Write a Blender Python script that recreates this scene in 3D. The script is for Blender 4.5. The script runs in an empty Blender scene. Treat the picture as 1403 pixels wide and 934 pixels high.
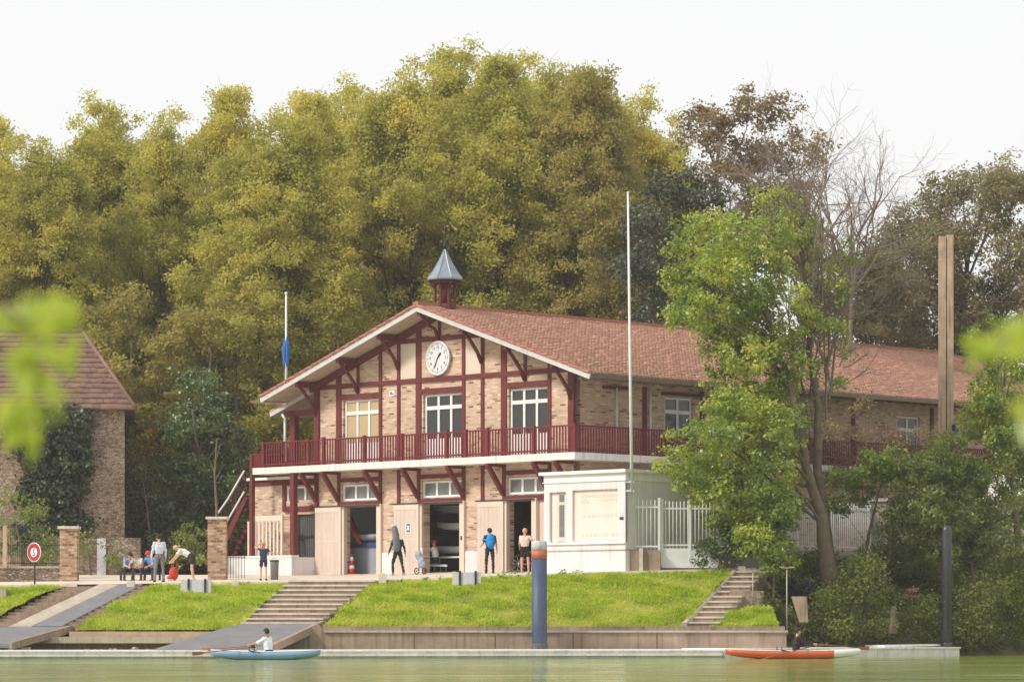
import bpy, bmesh, math, random
import numpy as np
from mathutils import Vector, Matrix
R = math.radians
random.seed(7)
scene = bpy.context.scene
COL = scene.collection
F, CX, HY, ZC = 4500.0, 701.5, 850.0, 1.27      # focal length in pixels of the 1403 px wide photograph, eye height

def W(u, v, Y):
    """point of the photograph at distance Y, in metres"""
    return Vector(((u - CX) / F * Y, Y, ZC + (HY - v) / F * Y))
def WX(u, Y): return (u - CX) / F * Y
def WZ(v, Y): return ZC + (HY - v) / F * Y
def lin(r, g, b):
    f = lambda c: (c / 255 / 12.92) if c <= 10 else ((c / 255 + .055) / 1.055) ** 2.4
    return (f(r), f(g), f(b))

# ------------------------------------------------------------------ materials
def new_mat(name):
    m = bpy.data.materials.new(name); m.use_nodes = True
    nt = m.node_tree; nt.nodes.clear()
    out = nt.nodes.new('ShaderNodeOutputMaterial')
    return m, nt, out
def N(nt, t, **kw):
    n = nt.nodes.new('ShaderNode' + t)
    for k, v in kw.items():
        if k.startswith('_'): setattr(n, k[1:], v)
        else: n.inputs[k.replace('_', ' ')].default_value = v
    return n
def ramp(nt, stops, interp='LINEAR'):
    n = nt.nodes.new('ShaderNodeValToRGB'); cr = n.color_ramp; cr.interpolation = interp
    while len(cr.elements) < len(stops): cr.elements.new(.5)
    for e, (p, c) in zip(cr.elements, stops): e.position = p; e.color = (*c, 1)
    return n
def sc(c, k): return tuple(min(1, x * k) for x in c)

def mat(name, col, var=.14, scale=2.5, rough=.75, bump=0., bscale=25, metal=0., streak=0., spec=.3, dirt=None, isl=0.):
    """paint, stone, metal ... : a colour that wanders a little, with optional rain streaks and bump"""
    m, nt, out = new_mat(name); L = nt.links.new
    p = N(nt, 'BsdfPrincipled', Roughness=rough, Metallic=metal); p.inputs['Specular IOR Level'].default_value = spec
    tc = N(nt, 'TexCoord')
    n1 = N(nt, 'TexNoise', Scale=scale, Detail=6., Roughness=.65); L(tc.outputs['Object'], n1.inputs['Vector'])
    r = ramp(nt, [(.3, sc(col, 1 - var)), (.7, sc(col, 1 + var))]); L(n1.outputs['Fac'], r.inputs[0])
    cur = r.outputs[0]
    if isl:      # every tile a little different
        gi = N(nt, 'NewGeometry'); ri = N(nt, 'MapRange'); ri.inputs[3].default_value = 1 - isl; ri.inputs[4].default_value = 1 + isl; L(gi.outputs['Random Per Island'], ri.inputs[0])
        hv = N(nt, 'HueSaturation'); L(cur, hv.inputs['Color']); L(ri.outputs[0], hv.inputs['Value']); cur = hv.outputs[0]
    if streak:
        mp = N(nt, 'Mapping'); mp.inputs['Scale'].default_value = (6, 6, .35); L(tc.outputs['Object'], mp.inputs[0])
        n2 = N(nt, 'TexNoise', Scale=1.2, Detail=5.); L(mp.outputs[0], n2.inputs['Vector'])
        r2 = ramp(nt, [(.5, (0, 0, 0)), (.72, (1, 1, 1))]); L(n2.outputs['Fac'], r2.inputs[0])
        mu = N(nt, 'Math', _operation='MULTIPLY'); mu.inputs[1].default_value = streak; L(r2.outputs[0], mu.inputs[0])
        mx = N(nt, 'Mix', _data_type='RGBA'); L(mu.outputs[0], mx.inputs[0]); L(cur, mx.inputs[6])
        mx.inputs[7].default_value = (*(dirt or sc(col, .45)), 1); cur = mx.outputs[2]
    L(cur, p.inputs['Base Color'])
    if bump:
        n3 = N(nt, 'TexNoise', Scale=bscale, Detail=5.); L(tc.outputs['Object'], n3.inputs['Vector'])
        b = N(nt, 'Bump', Strength=bump, Distance=.03); L(n3.outputs['Fac'], b.inputs['Height']); L(b.outputs[0], p.inputs['Normal'])
    L(p.outputs[0], out.inputs[0])
    return m

def brick_mat(name, axis, stops, mortar, bw=.23, bh=.075, msize=.010, bump=.35, blot=.25):
    m, nt, out = new_mat(name); L = nt.links.new
    p = N(nt, 'BsdfPrincipled', Roughness=.9); p.inputs['Specular IOR Level'].default_value = .15
    tc = N(nt, 'TexCoord'); s = N(nt, 'SeparateXYZ'); c = N(nt, 'CombineXYZ')
    L(tc.outputs['Object'], s.inputs[0]); L(s.outputs[axis], c.inputs[0]); L(s.outputs[2], c.inputs[1])
    b = N(nt, 'TexBrick'); b.inputs['Scale'].default_value = 1
    b.inputs['Color1'].default_value = (0, 0, 0, 1); b.inputs['Color2'].default_value = (1, 1, 1, 1); b.inputs['Mortar'].default_value = (.5, .5, .5, 1)
    b.inputs['Mortar Size'].default_value = msize; b.inputs['Brick Width'].default_value = bw; b.inputs['Row Height'].default_value = bh
    L(c.outputs[0], b.inputs['Vector'])
    rp = ramp(nt, stops); L(b.outputs['Color'], rp.inputs[0])
    n = N(nt, 'TexNoise', Scale=1.3, Detail=7., Roughness=.7); L(tc.outputs['Object'], n.inputs['Vector'])
    mr = N(nt, 'MapRange'); mr.inputs[1].default_value = .3; mr.inputs[2].default_value = .7; mr.inputs[3].default_value = 1 - blot; mr.inputs[4].default_value = 1 + blot * .6
    L(n.outputs['Fac'], mr.inputs[0])
    hs = N(nt, 'HueSaturation'); L(rp.outputs[0], hs.inputs['Color']); L(mr.outputs[0], hs.inputs['Value'])
    mx = N(nt, 'Mix', _data_type='RGBA'); L(b.outputs['Fac'], mx.inputs[0]); L(hs.outputs[0], mx.inputs[6]); mx.inputs[7].default_value = (*mortar, 1)
    L(mx.outputs[2], p.inputs['Base Color'])
    inv = N(nt, 'Math', _operation='SUBTRACT'); inv.inputs[0].default_value = 1; L(b.outputs['Fac'], inv.inputs[1])
    n4 = N(nt, 'TexNoise', Scale=30., Detail=3.); L(tc.outputs['Object'], n4.inputs['Vector'])
    ad = N(nt, 'Math', _operation='MULTIPLY_ADD'); L(n4.outputs['Fac'], ad.inputs[0]); ad.inputs[1].default_value = .6; L(inv.outputs[0], ad.inputs[2])
    bp = N(nt, 'Bump', Strength=bump, Distance=.02); L(ad.outputs[0], bp.inputs['Height']); L(bp.outputs[0], p.inputs['Normal'])
    L(p.outputs[0], out.inputs[0])
    return m

def rubble_mat(name, stops, mortar, scale=4.5, bump=.8):
    m, nt, out = new_mat(name); L = nt.links.new
    p = N(nt, 'BsdfPrincipled', Roughness=.95); p.inputs['Specular IOR Level'].default_value = .1
    tc = N(nt, 'TexCoord'); mp = N(nt, 'Mapping'); mp.inputs['Scale'].default_value = (1, 1, 1.7); L(tc.outputs['Object'], mp.inputs[0])
    nz = N(nt, 'TexNoise', Scale=3., Detail=3.); L(mp.outputs[0], nz.inputs['Vector'])
    mv = N(nt, 'Mix', _data_type='VECTOR'); mv.inputs[0].default_value = .12; L(mp.outputs[0], mv.inputs[4]); L(nz.outputs['Color'], mv.inputs[5])
    v = N(nt, 'TexVoronoi', Scale=scale); L(mv.outputs[1], v.inputs['Vector'])
    v2 = N(nt, 'TexVoronoi', Scale=scale, _feature='DISTANCE_TO_EDGE'); L(mv.outputs[1], v2.inputs['Vector'])
    sp = N(nt, 'SeparateColor'); L(v.outputs['Color'], sp.inputs[0])
    rp = ramp(nt, stops); L(sp.outputs[0], rp.inputs[0])
    e = ramp(nt, [(.0, (0, 0, 0)), (.09, (1, 1, 1))]); L(v2.outputs['Distance'], e.inputs[0])
    n = N(nt, 'TexNoise', Scale=.7, Detail=6.); L(tc.outputs['Object'], n.inputs['Vector'])
    mr = N(nt, 'MapRange'); mr.inputs[1].default_value = .3; mr.inputs[2].default_value = .7; mr.inputs[3].default_value = .7; mr.inputs[4].default_value = 1.15; L(n.outputs['Fac'], mr.inputs[0])
    mx = N(nt, 'Mix', _data_type='RGBA'); L(e.outputs[0], mx.inputs[0]); mx.inputs[6].default_value = (*mortar, 1); L(rp.outputs[0], mx.inputs[7])
    hs = N(nt, 'HueSaturation'); L(mx.outputs[2], hs.inputs['Color']); L(mr.outputs[0], hs.inputs['Value'])
    L(hs.outputs[0], p.inputs['Base Color'])
    bp = N(nt, 'Bump', Strength=bump, Distance=.05); L(e.outputs[0], bp.inputs['Height']); L(bp.outputs[0], p.inputs['Normal'])
    L(p.outputs[0], out.inputs[0])
    return m

def leaf_mat(name, cols, trans=.35, tcol=None, clump=.35, gloss=0.):
    """leaves: a colour per leaf, drifting from clump to clump and from plant to plant, light passing through"""
    m, nt, out = new_mat(name); L = nt.links.new
    g = N(nt, 'NewGeometry'); tc = N(nt, 'TexCoord'); oi = N(nt, 'ObjectInfo')
    n = N(nt, 'TexNoise', Scale=clump, Detail=2.); L(tc.outputs['Object'], n.inputs['Vector'])
    a = N(nt, 'Math', _operation='MULTIPLY_ADD'); L(g.outputs['Random Per Island'], a.inputs[0]); a.inputs[1].default_value = .5
    b = N(nt, 'MapRange'); b.inputs[1].default_value = .3; b.inputs[2].default_value = .7; b.inputs[3].default_value = -.1; b.inputs[4].default_value = .45; L(n.outputs['Fac'], b.inputs[0])
    L(b.outputs[0], a.inputs[2])
    c = N(nt, 'Math', _operation='MULTIPLY_ADD'); L(oi.outputs['Random'], c.inputs[0]); c.inputs[1].default_value = .2; L(a.outputs[0], c.inputs[2])
    k = len(cols) - 1
    rp = ramp(nt, [(i / k, q) for i, q in enumerate(cols)]); L(c.outputs[0], rp.inputs[0])
    d = N(nt, 'BsdfDiffuse'); L(rp.outputs[0], d.inputs[0])
    t = N(nt, 'BsdfTranslucent')
    hs = N(nt, 'HueSaturation', Saturation=1.05, Value=1.2); L(rp.outputs[0], hs.inputs['Color']); L(hs.outputs[0], t.inputs[0])
    ms = N(nt, 'MixShader', Fac=trans); L(d.outputs[0], ms.inputs[1]); L(t.outputs[0], ms.inputs[2])
    last = ms
    if gloss:
        gl = N(nt, 'BsdfGlossy', Roughness=.45); gl.inputs[0].default_value = (.9, .95, .9, 1)
        m2 = N(nt, 'MixShader', Fac=gloss); L(ms.outputs[0], m2.inputs[1]); L(gl.outputs[0], m2.inputs[2]); last = m2
    L(last.outputs[0], out.inputs[0])
    return m

RED = lin(122, 46, 48)
M = {}
M['timber'] = mat('red_timber', lin(108, 48, 48), .18, 4, .7, .2, 18, streak=.3, dirt=lin(100, 62, 58))
M['rail'] = mat('red_railing', lin(112, 40, 44), .2, 3, .6, streak=.3, dirt=lin(95, 55, 52))
M['white'] = mat('white_paint', (.79, .762, .765), .06, 1.5, .6, .06, 12, streak=.25, dirt=(.52, .49, .44))
M['offwhite'] = mat('cream_paint', lin(214, 198, 182), .06, 1.2, .65, .05, 10, streak=.2, dirt=lin(190, 165, 140))
M['leafdoor'] = mat('pale_pink_paint', lin(206, 188, 176), .07, 1.2, .6, .05, 10, streak=.45, dirt=lin(188, 160, 140))
M['render'] = mat('white_render', (.70, .672, .676), .09, 1.0, .9, .15, 20, streak=.55, dirt=(.5, .47, .42))
M['slab'] = mat('balcony_concrete', (.74, .70, .66), .12, 2., .9, .2, 20, streak=.5, dirt=(.36, .32, .28))
M['soffit'] = mat('soffit_boards', lin(186, 166, 146), .16, 3., .8, streak=.1)
M['eaves'] = mat('dark_eaves', lin(122, 104, 92), .2, 4., .9)
M['barge'] = mat('white_bargeboard', (.56, .55, .54), .1, 2., .7, streak=.2)
BR = [(0, lin(122, 92, 78)), (.06, lin(150, 118, 100)), (.10, lin(184, 152, 132)), (.3, lin(214, 186, 166)), (.5, lin(198, 166, 146)), (.75, lin(216, 186, 164)), (1, lin(230, 208, 190))]
BR = [(p_, sc(c_, .93)) for p_, c_ in BR]
M['brick'] = brick_mat('pale_brick_front', 0, BR, lin(196, 172, 148), .30, .08)
M['brick_side'] = brick_mat('pale_brick_side', 1, BR, lin(196, 172, 148), .30, .08)
PB = [(0, lin(120, 88, 70)), (.3, lin(176, 138, 112)), (.6, lin(190, 158, 130)), (1, lin(206, 180, 152))]
M['pillar'] = brick_mat('pillar_brick', 0, PB, lin(166, 144, 122), .24, .10, .014, .6, .3)
M['rubble'] = rubble_mat('rubble_stone', [(0, lin(132, 112, 94)), (.35, lin(174, 152, 130)), (.7, lin(196, 176, 154)), (1, lin(208, 190, 174))], lin(150, 126, 110), 11.)
M['rubble2'] = rubble_mat('low_wall_stone', [(0, lin(120, 104, 90)), (.5, lin(150, 132, 116)), (1, lin(178, 162, 146))], lin(126, 110, 96), 8.)
M['tile'] = mat('clay_tile', lin(192, 146, 126), .12, 1.2, .85, .1, 8, streak=.3, dirt=lin(150, 112, 100), isl=.10)
M['underlay'] = mat('roof_underlay', lin(96, 62, 54), .1, 2., .9)
M['tile_old'] = mat('old_brown_tile', lin(128, 100, 88), .25, 1.5, .9, streak=.3, dirt=lin(104, 92, 74), isl=.15)
M['ridge'] = mat('ridge_tile', lin(170, 112, 98), .3, 6., .9)
M['zinc'] = mat('zinc', lin(142, 150, 162), .16, 3., .45, streak=.4, dirt=lin(120, 124, 128), metal=.35)
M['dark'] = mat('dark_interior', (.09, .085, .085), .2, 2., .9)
M['inwall'] = mat('interior_grey_wall', (.55, .56, .57), .1, 1., .9)
M['infloor'] = mat('interior_floor', (.2, .19, .18), .1, 1., .8)
M['concrete'] = mat('concrete', lin(178, 166, 150), .16, 1.5, .9, .3, 14, streak=.35, dirt=lin(120, 104, 88))
M['quay'] = mat('old_quay_concrete', lin(158, 138, 120), .22, 1.4, .95, .4, 12, streak=.6, dirt=lin(98, 82, 68))
M['step'] = mat('step_stone', lin(206, 194, 180), .18, 2., .9, .25, 14, streak=.25, dirt=lin(126, 110, 96))
M['dock'] = mat('pale_dock', lin(230, 228, 226), .10, 1.5, .8, .15, 12, streak=.4, dirt=lin(146, 142, 132))
M['dockside'] = mat('dock_side_boards', lin(218, 215, 210), .16, 2., .8, .2, 9, streak=.35, dirt=lin(140, 136, 126))
M['asphalt'] = mat('ramp_asphalt', lin(124, 122, 124), .14, 1.2, .9, .2, 30, streak=.1)
M['gravel'] = mat('promenade_gravel', lin(212, 198, 180), .12, 1.2, .95, .3, 30)
M['kerb'] = mat('kerb_stone', lin(216, 206, 192), .12, 1.5, .9, .2, 18, streak=.3, dirt=lin(160, 148, 132))
M['soil'] = mat('bank_soil', lin(104, 92, 66), .3, 1., 1., .4, 10)
M['earth'] = mat('pale_earth', lin(182, 160, 130), .25, 2., 1., .4, 10)
M['turf'] = mat('bank_turf', lin(138, 136, 62), .35, .9, 1., .4, 12)
M['forestfloor'] = mat('woodland_ground', lin(92, 84, 54), .3, .5, 1., .4, 8)
M['bark'] = mat('grey_bark', lin(112, 98, 82), .3, 3., .95, .6, 9)
M['bark_dark'] = mat('dark_bark', lin(78, 66, 54), .3, 3., .95, .6, 9)
M['twig'] = mat('bare_twigs', lin(128, 114, 104), .2, 3., .95)
M['vine'] = mat('dry_vine', lin(126, 98, 82), .3, 3., .95)
M['iron'] = mat('black_iron', (.035, .035, .038), .2, 3., .5)
M['steel'] = mat('white_steel', (.72, .73, .74), .06, 3., .4)
M['fence'] = mat('white_fence_paint', (.74, .745, .75), .07, 2., .5, streak=.2, dirt=(.5, .48, .45))
M['bluepile'] = mat('blue_pile_paint', lin(66, 80, 106), .16, 1.5, .5, streak=.35, dirt=lin(96, 88, 90), spec=.4)
M['rustpile'] = mat('rusty_blue_pile', lin(92, 84, 92), .35, 7., .8, .3, 20, streak=.6, dirt=lin(128, 92, 74))
M['orange'] = mat('orange_band', lin(190, 108, 82), .1, 2., .5, streak=.2)
M['capwhite'] = mat('weathered_white', lin(198, 194, 200), .2, 8., .8, streak=.5, dirt=lin(140, 140, 140))
M['blackpile'] = mat('black_pile_paint', lin(50, 52, 58), .15, 1.5, .35, spec=.6)
M['oldwood'] = mat('weathered_wood', lin(186, 158, 138), .22, 2., .9, .5, 6, streak=.6, dirt=lin(104, 80, 66))
M['glass'] = mat('dark_glass', (.03, .034, .032), .2, .8, .06, spec=.6)
M['glass2'] = mat('grey_glass', (.16, .17, .165), .3, .8, .12, spec=.6)
M['blind'] = mat('beige_blind', lin(188, 166, 126), .08, 1., .35, spec=.5)
M['blue'] = mat('blue_fabric', lin(62, 110, 180), .15, 5., .8)
M['orangehull'] = mat('orange_hull', lin(216, 98, 58), .08, 2., .3, spec=.5)
M['bluehull'] = mat('blue_hull', lin(128, 164, 206), .08, 2., .3, spec=.5)
M['whitehull'] = mat('white_hull', (.74, .75, .76), .05, 2., .3, spec=.5)
M['greyhull'] = mat('grey_blue_cover', lin(150, 152, 164), .08, 1.5, .6)
M['navy'] = mat('navy_strip', lin(58, 78, 120), .1, 2., .6)
M['woodoar'] = mat('oar_wood', lin(150, 92, 62), .15, 5., .5)
M['conered'] = mat('cone_red', lin(186, 62, 52), .1, 4., .5)
M['redhull'] = mat('red_hull', lin(176, 60, 54), .1, 2., .35)
M['signred'] = mat('sign_red', lin(192, 44, 56), .05, 4., .4)
M['signwhite'] = mat('sign_white', (.78, .78, .79), .04, 4., .4)
M['ink'] = mat('sign_ink', lin(96, 108, 136), .05, 4., .5)
M['black'] = mat('black_paint', (.02, .02, .022), .1, 4., .5)
M['clockface'] = mat('clock_enamel', (.66, .67, .68), .07, 4., .4)
M['faded'] = mat('faded_lettering', lin(206, 180, 168), .12, 6., .9)
M['panel'] = mat('pink_render_panel', lin(238, 214, 204), .05, 1., .9, streak=.25, dirt=lin(214, 178, 158))
M['board'] = mat('grey_board', lin(204, 202, 212), .06, 2., .6, streak=.2)
M['rust'] = mat('rusty_orange', lin(150, 84, 48), .3, 3., .9)
M['tyre'] = mat('rubber', (.025, .025, .025), .1, 4., .9)

# leaf colours
M['plane'] = leaf_mat('plane_leaves', [lin(138, 138, 74), lin(166, 164, 86), lin(190, 185, 97), lin(211, 202, 108), lin(226, 210, 122)], .52)
M['plane2'] = leaf_mat('browner_plane_leaves', [lin(132, 126, 76), lin(156, 148, 86), lin(176, 166, 96), lin(194, 180, 108)], .5)
M['darkleaf'] = leaf_mat('dark_leaves', [lin(56, 62, 50), lin(72, 78, 60), lin(88, 92, 68), lin(102, 102, 76)], .25, gloss=.04)
M['copper'] = leaf_mat('copper_leaves', [lin(112, 96, 74), lin(136, 116, 88), lin(152, 134, 96), lin(158, 152, 98)], .4)
M['greybrown'] = leaf_mat('grey_brown_leaves', [lin(112, 106, 80), lin(138, 130, 96), lin(156, 146, 106), lin(160, 158, 108)], .4)
M['fresh'] = leaf_mat('fresh_leaves', [lin(58, 80, 32), lin(94, 118, 44), lin(130, 150, 56), lin(170, 180, 70), lin(208, 202, 90)], .45, gloss=.05, clump=.5)
M['laurel'] = leaf_mat('laurel_leaves', [lin(62, 80, 38), lin(84, 104, 52), lin(108, 126, 64), lin(130, 144, 80)], .25, gloss=.08)
M['shrub'] = leaf_mat('shrub_leaves', [lin(86, 98, 44), lin(114, 126, 56), lin(138, 148, 68), lin(160, 164, 82)], .4, gloss=.04)
M['ivy'] = leaf_mat('ivy_leaves', [lin(50, 60, 40), lin(68, 78, 50), lin(88, 96, 60)], .2, gloss=.05, clump=1.)
M['yellowleaf'] = leaf_mat('yellow_leaves', [lin(150, 120, 40), lin(190, 150, 54), lin(176, 160, 60)], .4)
M['cover'] = leaf_mat('ground_cover_leaves', [lin(72, 82, 42), lin(96, 106, 52), lin(120, 128, 66), lin(150, 150, 86)], .35, clump=.6)
M['spiky'] = leaf_mat('spiky_leaves', [lin(34, 42, 30), lin(50, 58, 42), lin(66, 74, 54)], .15, gloss=.05)
M['grassblade'] = leaf_mat('grass_blades', [lin(132, 154, 46), lin(166, 188, 58), lin(188, 204, 74), lin(212, 208, 108)], .4, clump=.9)
M['nearleaf'] = leaf_mat('yellow_green_near_leaves', [lin(148, 164, 58), lin(178, 190, 76), lin(200, 204, 104)], .6, gloss=.06)  # yellow green leaf colours of the branches close to the camera

# ------------------------------------------------------------------ mesh helpers
ORG = {}
def tag(o, label=None, cat=None, group=None, kind=None):
    for k, v in (('label', label), ('category', cat), ('group', group), ('kind', kind)):
        if v: o[k] = v
    return o
def thing(name, label, cat, loc=(0, 0, 0), rotz=0., group=None):
    o = bpy.data.objects.new(name, None); COL.objects.link(o)
    o.location = loc; o.rotation_euler = (0, 0, rotz); o.empty_display_size = .2
    ORG[o.name] = Vector(loc)
    return tag(o, label, cat, group)
def link(name, me, mats=None, parent=None, loc=None):
    o = bpy.data.objects.new(name, me); COL.objects.link(o)
    if mats is not None and not me.materials:
        for m in (mats if isinstance(mats, (list, tuple)) else [mats]): me.materials.append(m)
    if parent is not None: o.parent = parent
    if loc is not None: o.location = loc
    return o

class MB:
    def __init__(s, off=(0, 0, 0)): s.v, s.f, s.mi, s.sm, s.off = [], [], [], [], Vector(off)
    def add(s, vs, fs, mi=0, smooth=False):
        b = len(s.v); s.v.extend([Vector(p) - s.off for p in vs])
        for f in fs: s.f.append([b + i for i in f]); s.mi.append(mi); s.sm.append(smooth)
        return s
    def box(s, x0, x1, y0, y1, z0, z1, mi=0):
        return s.add([(x0,y0,z0),(x1,y0,z0),(x1,y1,z0),(x0,y1,z0),(x0,y0,z1),(x1,y0,z1),(x1,y1,z1),(x0,y1,z1)],
                     [(0,3,2,1),(4,5,6,7),(0,1,5,4),(1,2,6,5),(2,3,7,6),(3,0,4,7)], mi)
    def beam(s, a, b, w, h, up=(0, 0, 1), mi=0):
        a, b = Vector(a), Vector(b); d = (b - a).normalized(); u = Vector(up)
        x = d.cross(u)
        if x.length < 1e-4: x = d.cross(Vector((0, 1, 0)))
        x.normalize(); u = x.cross(d).normalized(); x *= w / 2; u *= h / 2
        return s.add([a-x-u, a+x-u, a+x+u, a-x+u, b-x-u, b+x-u, b+x+u, b-x+u],
                     [(0,3,2,1),(4,5,6,7),(0,1,5,4),(1,2,6,5),(2,3,7,6),(3,0,4,7)], mi)
    def prism(s, poly, ext, mi=0):
        """closed 3D polygon pushed along ext"""
        n = len(poly); e = Vector(ext); p = [Vector(q) for q in poly]
        return s.add(p + [q + e for q in p], [tuple(range(n))[::-1], tuple(range(n, 2*n))] + [(i, (i+1) % n, n + (i+1) % n, n + i) for i in range(n)], mi)
    def tube(s, pts, rad, n=8, mi=0, caps=True):
        pts = [Vector(p) for p in pts]; k = len(pts)
        if not isinstance(rad, (list, tuple)): rad = [rad] * k
        vs, fs = [], []; prev = None
        for i, p in enumerate(pts):
            d = (pts[min(i+1, k-1)] - pts[max(i-1, 0)])
            d = d.normalized() if d.length > 1e-9 else Vector((0, 0, 1))
            if prev is None: x = d.orthogonal().normalized()
            else:
                x = prev - d * prev.dot(d)
                x = x.normalized() if x.length > 1e-6 else d.orthogonal().normalized()
            prev = x; y = d.cross(x)
            for j in range(n):
                a = 2 * math.pi * j / n; vs.append(p + (x * math.cos(a) + y * math.sin(a)) * rad[i])
        for i in range(k - 1):
            for j in range(n): fs.append((i*n+j, i*n+(j+1) % n, (i+1)*n+(j+1) % n, (i+1)*n+j))
        if caps: fs += [tuple(range(n))[::-1], tuple(range((k-1)*n, k*n))]
        return s.add(vs, fs, mi, n > 5)
    def lathe(s, prof, c=(0, 0, 0), n=16, mi=0, smooth=True):
        return s.tube([Vector(c) + Vector((0, 0, z)) for r, z in prof], [max(r, 1e-4) for r, z in prof], n, mi)
    def ball(s, c, r, n=10, mi=0, rot=None):
        r = Vector((r, r, r)) if not hasattr(r, '__len__') else Vector(r); vs, fs = [], []
        m = max(4, n // 2 + 1)
        for i in range(m + 1):
            t = math.pi * i / m
            for j in range(n):
                a = 2 * math.pi * j / n; q = Vector((math.sin(t)*math.cos(a)*r.x, math.sin(t)*math.sin(a)*r.y, -math.cos(t)*r.z))
                if rot is not None: q = rot @ q
                vs.append(Vector(c) + q)
        for i in range(m):
            for j in range(n): fs.append((i*n+j, i*n+(j+1) % n, (i+1)*n+(j+1) % n, (i+1)*n+j))
        return s.add(vs, fs, mi, True)
    def mesh(s, name):
        me = bpy.data.meshes.new(name); me.from_pydata([tuple(v) for v in s.v], [], s.f)
        me.polygons.foreach_set('material_index', s.mi); me.polygons.foreach_set('use_smooth', s.sm)
        bm = bmesh.new(); bm.from_mesh(me); bmesh.ops.recalc_face_normals(bm, faces=bm.faces); bm.to_mesh(me); bm.free()
        return me
    def build(s, name, mats, parent=None, loc=None):
        return link(name, s.mesh(name), mats, parent, loc if loc is not None else (s.off if parent is None else None))

def np_mesh(name, V, Q):
    me = bpy.data.meshes.new(name); n, k = len(V), len(Q); w = Q.shape[1]
    me.vertices.add(n); me.vertices.foreach_set('co', np.ascontiguousarray(V, np.float32).ravel())
    me.loops.add(k * w); me.loops.foreach_set('vertex_index', np.ascontiguousarray(Q, np.int32).ravel())
    me.polygons.add(k); me.polygons.foreach_set('loop_start', np.arange(0, k * w, w, dtype=np.int32))
    me.update(calc_edges=True); me.validate()
    return me

def text_mesh(body, size, extrude=.004, align='CENTER', spacing=1.):
    cu = bpy.data.curves.new('t', 'FONT'); cu.body = body; cu.size = size; cu.extrude = extrude; cu.align_x = align; cu.align_y = 'CENTER'; cu.space_character = spacing
    cu.resolution_u = 3
    o = bpy.data.objects.new('t', cu); COL.objects.link(o)
    dg = bpy.context.evaluated_depsgraph_get(); dg.update()
    me = bpy.data.meshes.new_from_object(o.evaluated_get(dg))
    bpy.data.objects.remove(o)
    return [v.co.copy() for v in me.vertices], [tuple(p.vertices) for p in me.polygons]

# ------------------------------------------------------------------ plants
def leaf_mesh(name, rng, lobes, dens, per, size, aspect=.62, sub=.35, up=.5, shell=.45, droop=0.):
    """leaf quads gathered in twig-end clumps that fill the lobes (x, y, z, r)"""
    P, D = [], []
    for (x, y, z, r) in lobes:
        k = max(3, int(dens * r * r))
        d = rng.normal(size=(k, 3)); d /= np.linalg.norm(d, axis=1)[:, None]
        rr = r * (shell + (1 - shell) * rng.random(k) ** .7) * (1 + .22 * np.clip(rng.normal(size=k), -1, 2.2))
        sq = np.array([1, 1, .85])
        c = np.array([x, y, z]) + d * rr[:, None] * sq
        kk = rng.poisson(per, k)
        c2 = np.repeat(c, kk, 0); d2 = np.repeat(d, kk, 0)
        g = rng.normal(size=c2.shape) * sub * .5 * np.array([1, 1, .7])
        P.append(c2 + g); D.append(d2)
    P = np.concatenate(P); D = np.concatenate(D); n = len(P)
    nm = D * .55 + np.array([0, 0, up]) + rng.normal(size=P.shape) * .55
    nm /= np.linalg.norm(nm, axis=1)[:, None]
    t = rng.normal(size=P.shape); t[:, 2] -= droop; t -= nm * (t * nm).sum(1)[:, None]; t /= np.linalg.norm(t, axis=1)[:, None]
    b = np.cross(nm, t); s = size * (.65 + .7 * rng.random(n))[:, None]
    w = s * aspect
    V = np.stack([P - t * s * .5, P + b * w * .5 - t * s * .05, P + t * s * .5, P - b * w * .5 - t * s * .05], 1).reshape(-1, 3)
    return np_mesh(name, V, np.arange(4 * n).reshape(-1, 4))

def curve(a, b, rng, k=5, bend=.12, sag=.0):
    a, b = Vector(a), Vector(b); L = (b - a).length; o = Vector(rng.normal(size=3)) * bend * L * .5
    return [a.lerp(b, t) + o * math.sin(math.pi * t) + Vector((0, 0, sag * L * math.sin(math.pi * t))) for t in [i / k for i in range(k + 1)]]

def limbs(mb, rng, trunk, rt, lobes, r0=.09, twigs=3, low=.3, n=5):
    """limbs from the trunk polyline to every lobe, with twigs inside the lobe"""
    for (x, y, z, r) in lobes:
        c = Vector((x, y, z))
        best = min(range(len(trunk)), key=lambda i: (Vector(trunk[i]) - c).length + 3 * max(0, trunk[i][2] - (z - .6 * math.hypot(trunk[i][0] - x, trunk[i][1] - y))))
        if z - Vector(trunk[0]).z < .42 * (trunk[-1][2] - trunk[0][2]): continue
        a = Vector(trunk[best]); Ln = (c - a).length
        rad = min(rt[best] * .55, r0 * (.5 + .05 * Ln))
        pts = curve(a, c, rng, 5, .18, .05)
        mb.tube(pts, [rad * (1 - .75 * i / 5) for i in range(6)], n, caps=False)
        for _ in range(twigs):
            d = Vector(rng.normal(size=3)).normalized(); d.z = abs(d.z) * .8; s = pts[3 + int(rng.integers(0, 3))]
            mb.tube(curve(s, s + d * r * .9, rng, 3, .2), [rad * .32, rad * .25, rad * .16, rad * .06], 4, caps=False)

def poly_trunk(pts, radii, n=12, wob=.04, rng=None):
    """a smooth trunk polyline with extra points"""
    out, rr = [], []
    for i in range(len(pts) - 1):
        for t in (0, .25, .5, .75):
            out.append(Vector(pts[i]).lerp(Vector(pts[i+1]), t) + Vector((random.gauss(0, wob), random.gauss(0, wob), 0)) * (0 if t == 0 and i == 0 else 1))
            rr.append(radii[i] * (1 - t) + radii[i+1] * t)
    out.append(Vector(pts[-1])); rr.append(radii[-1])
    return out, rr

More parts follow.
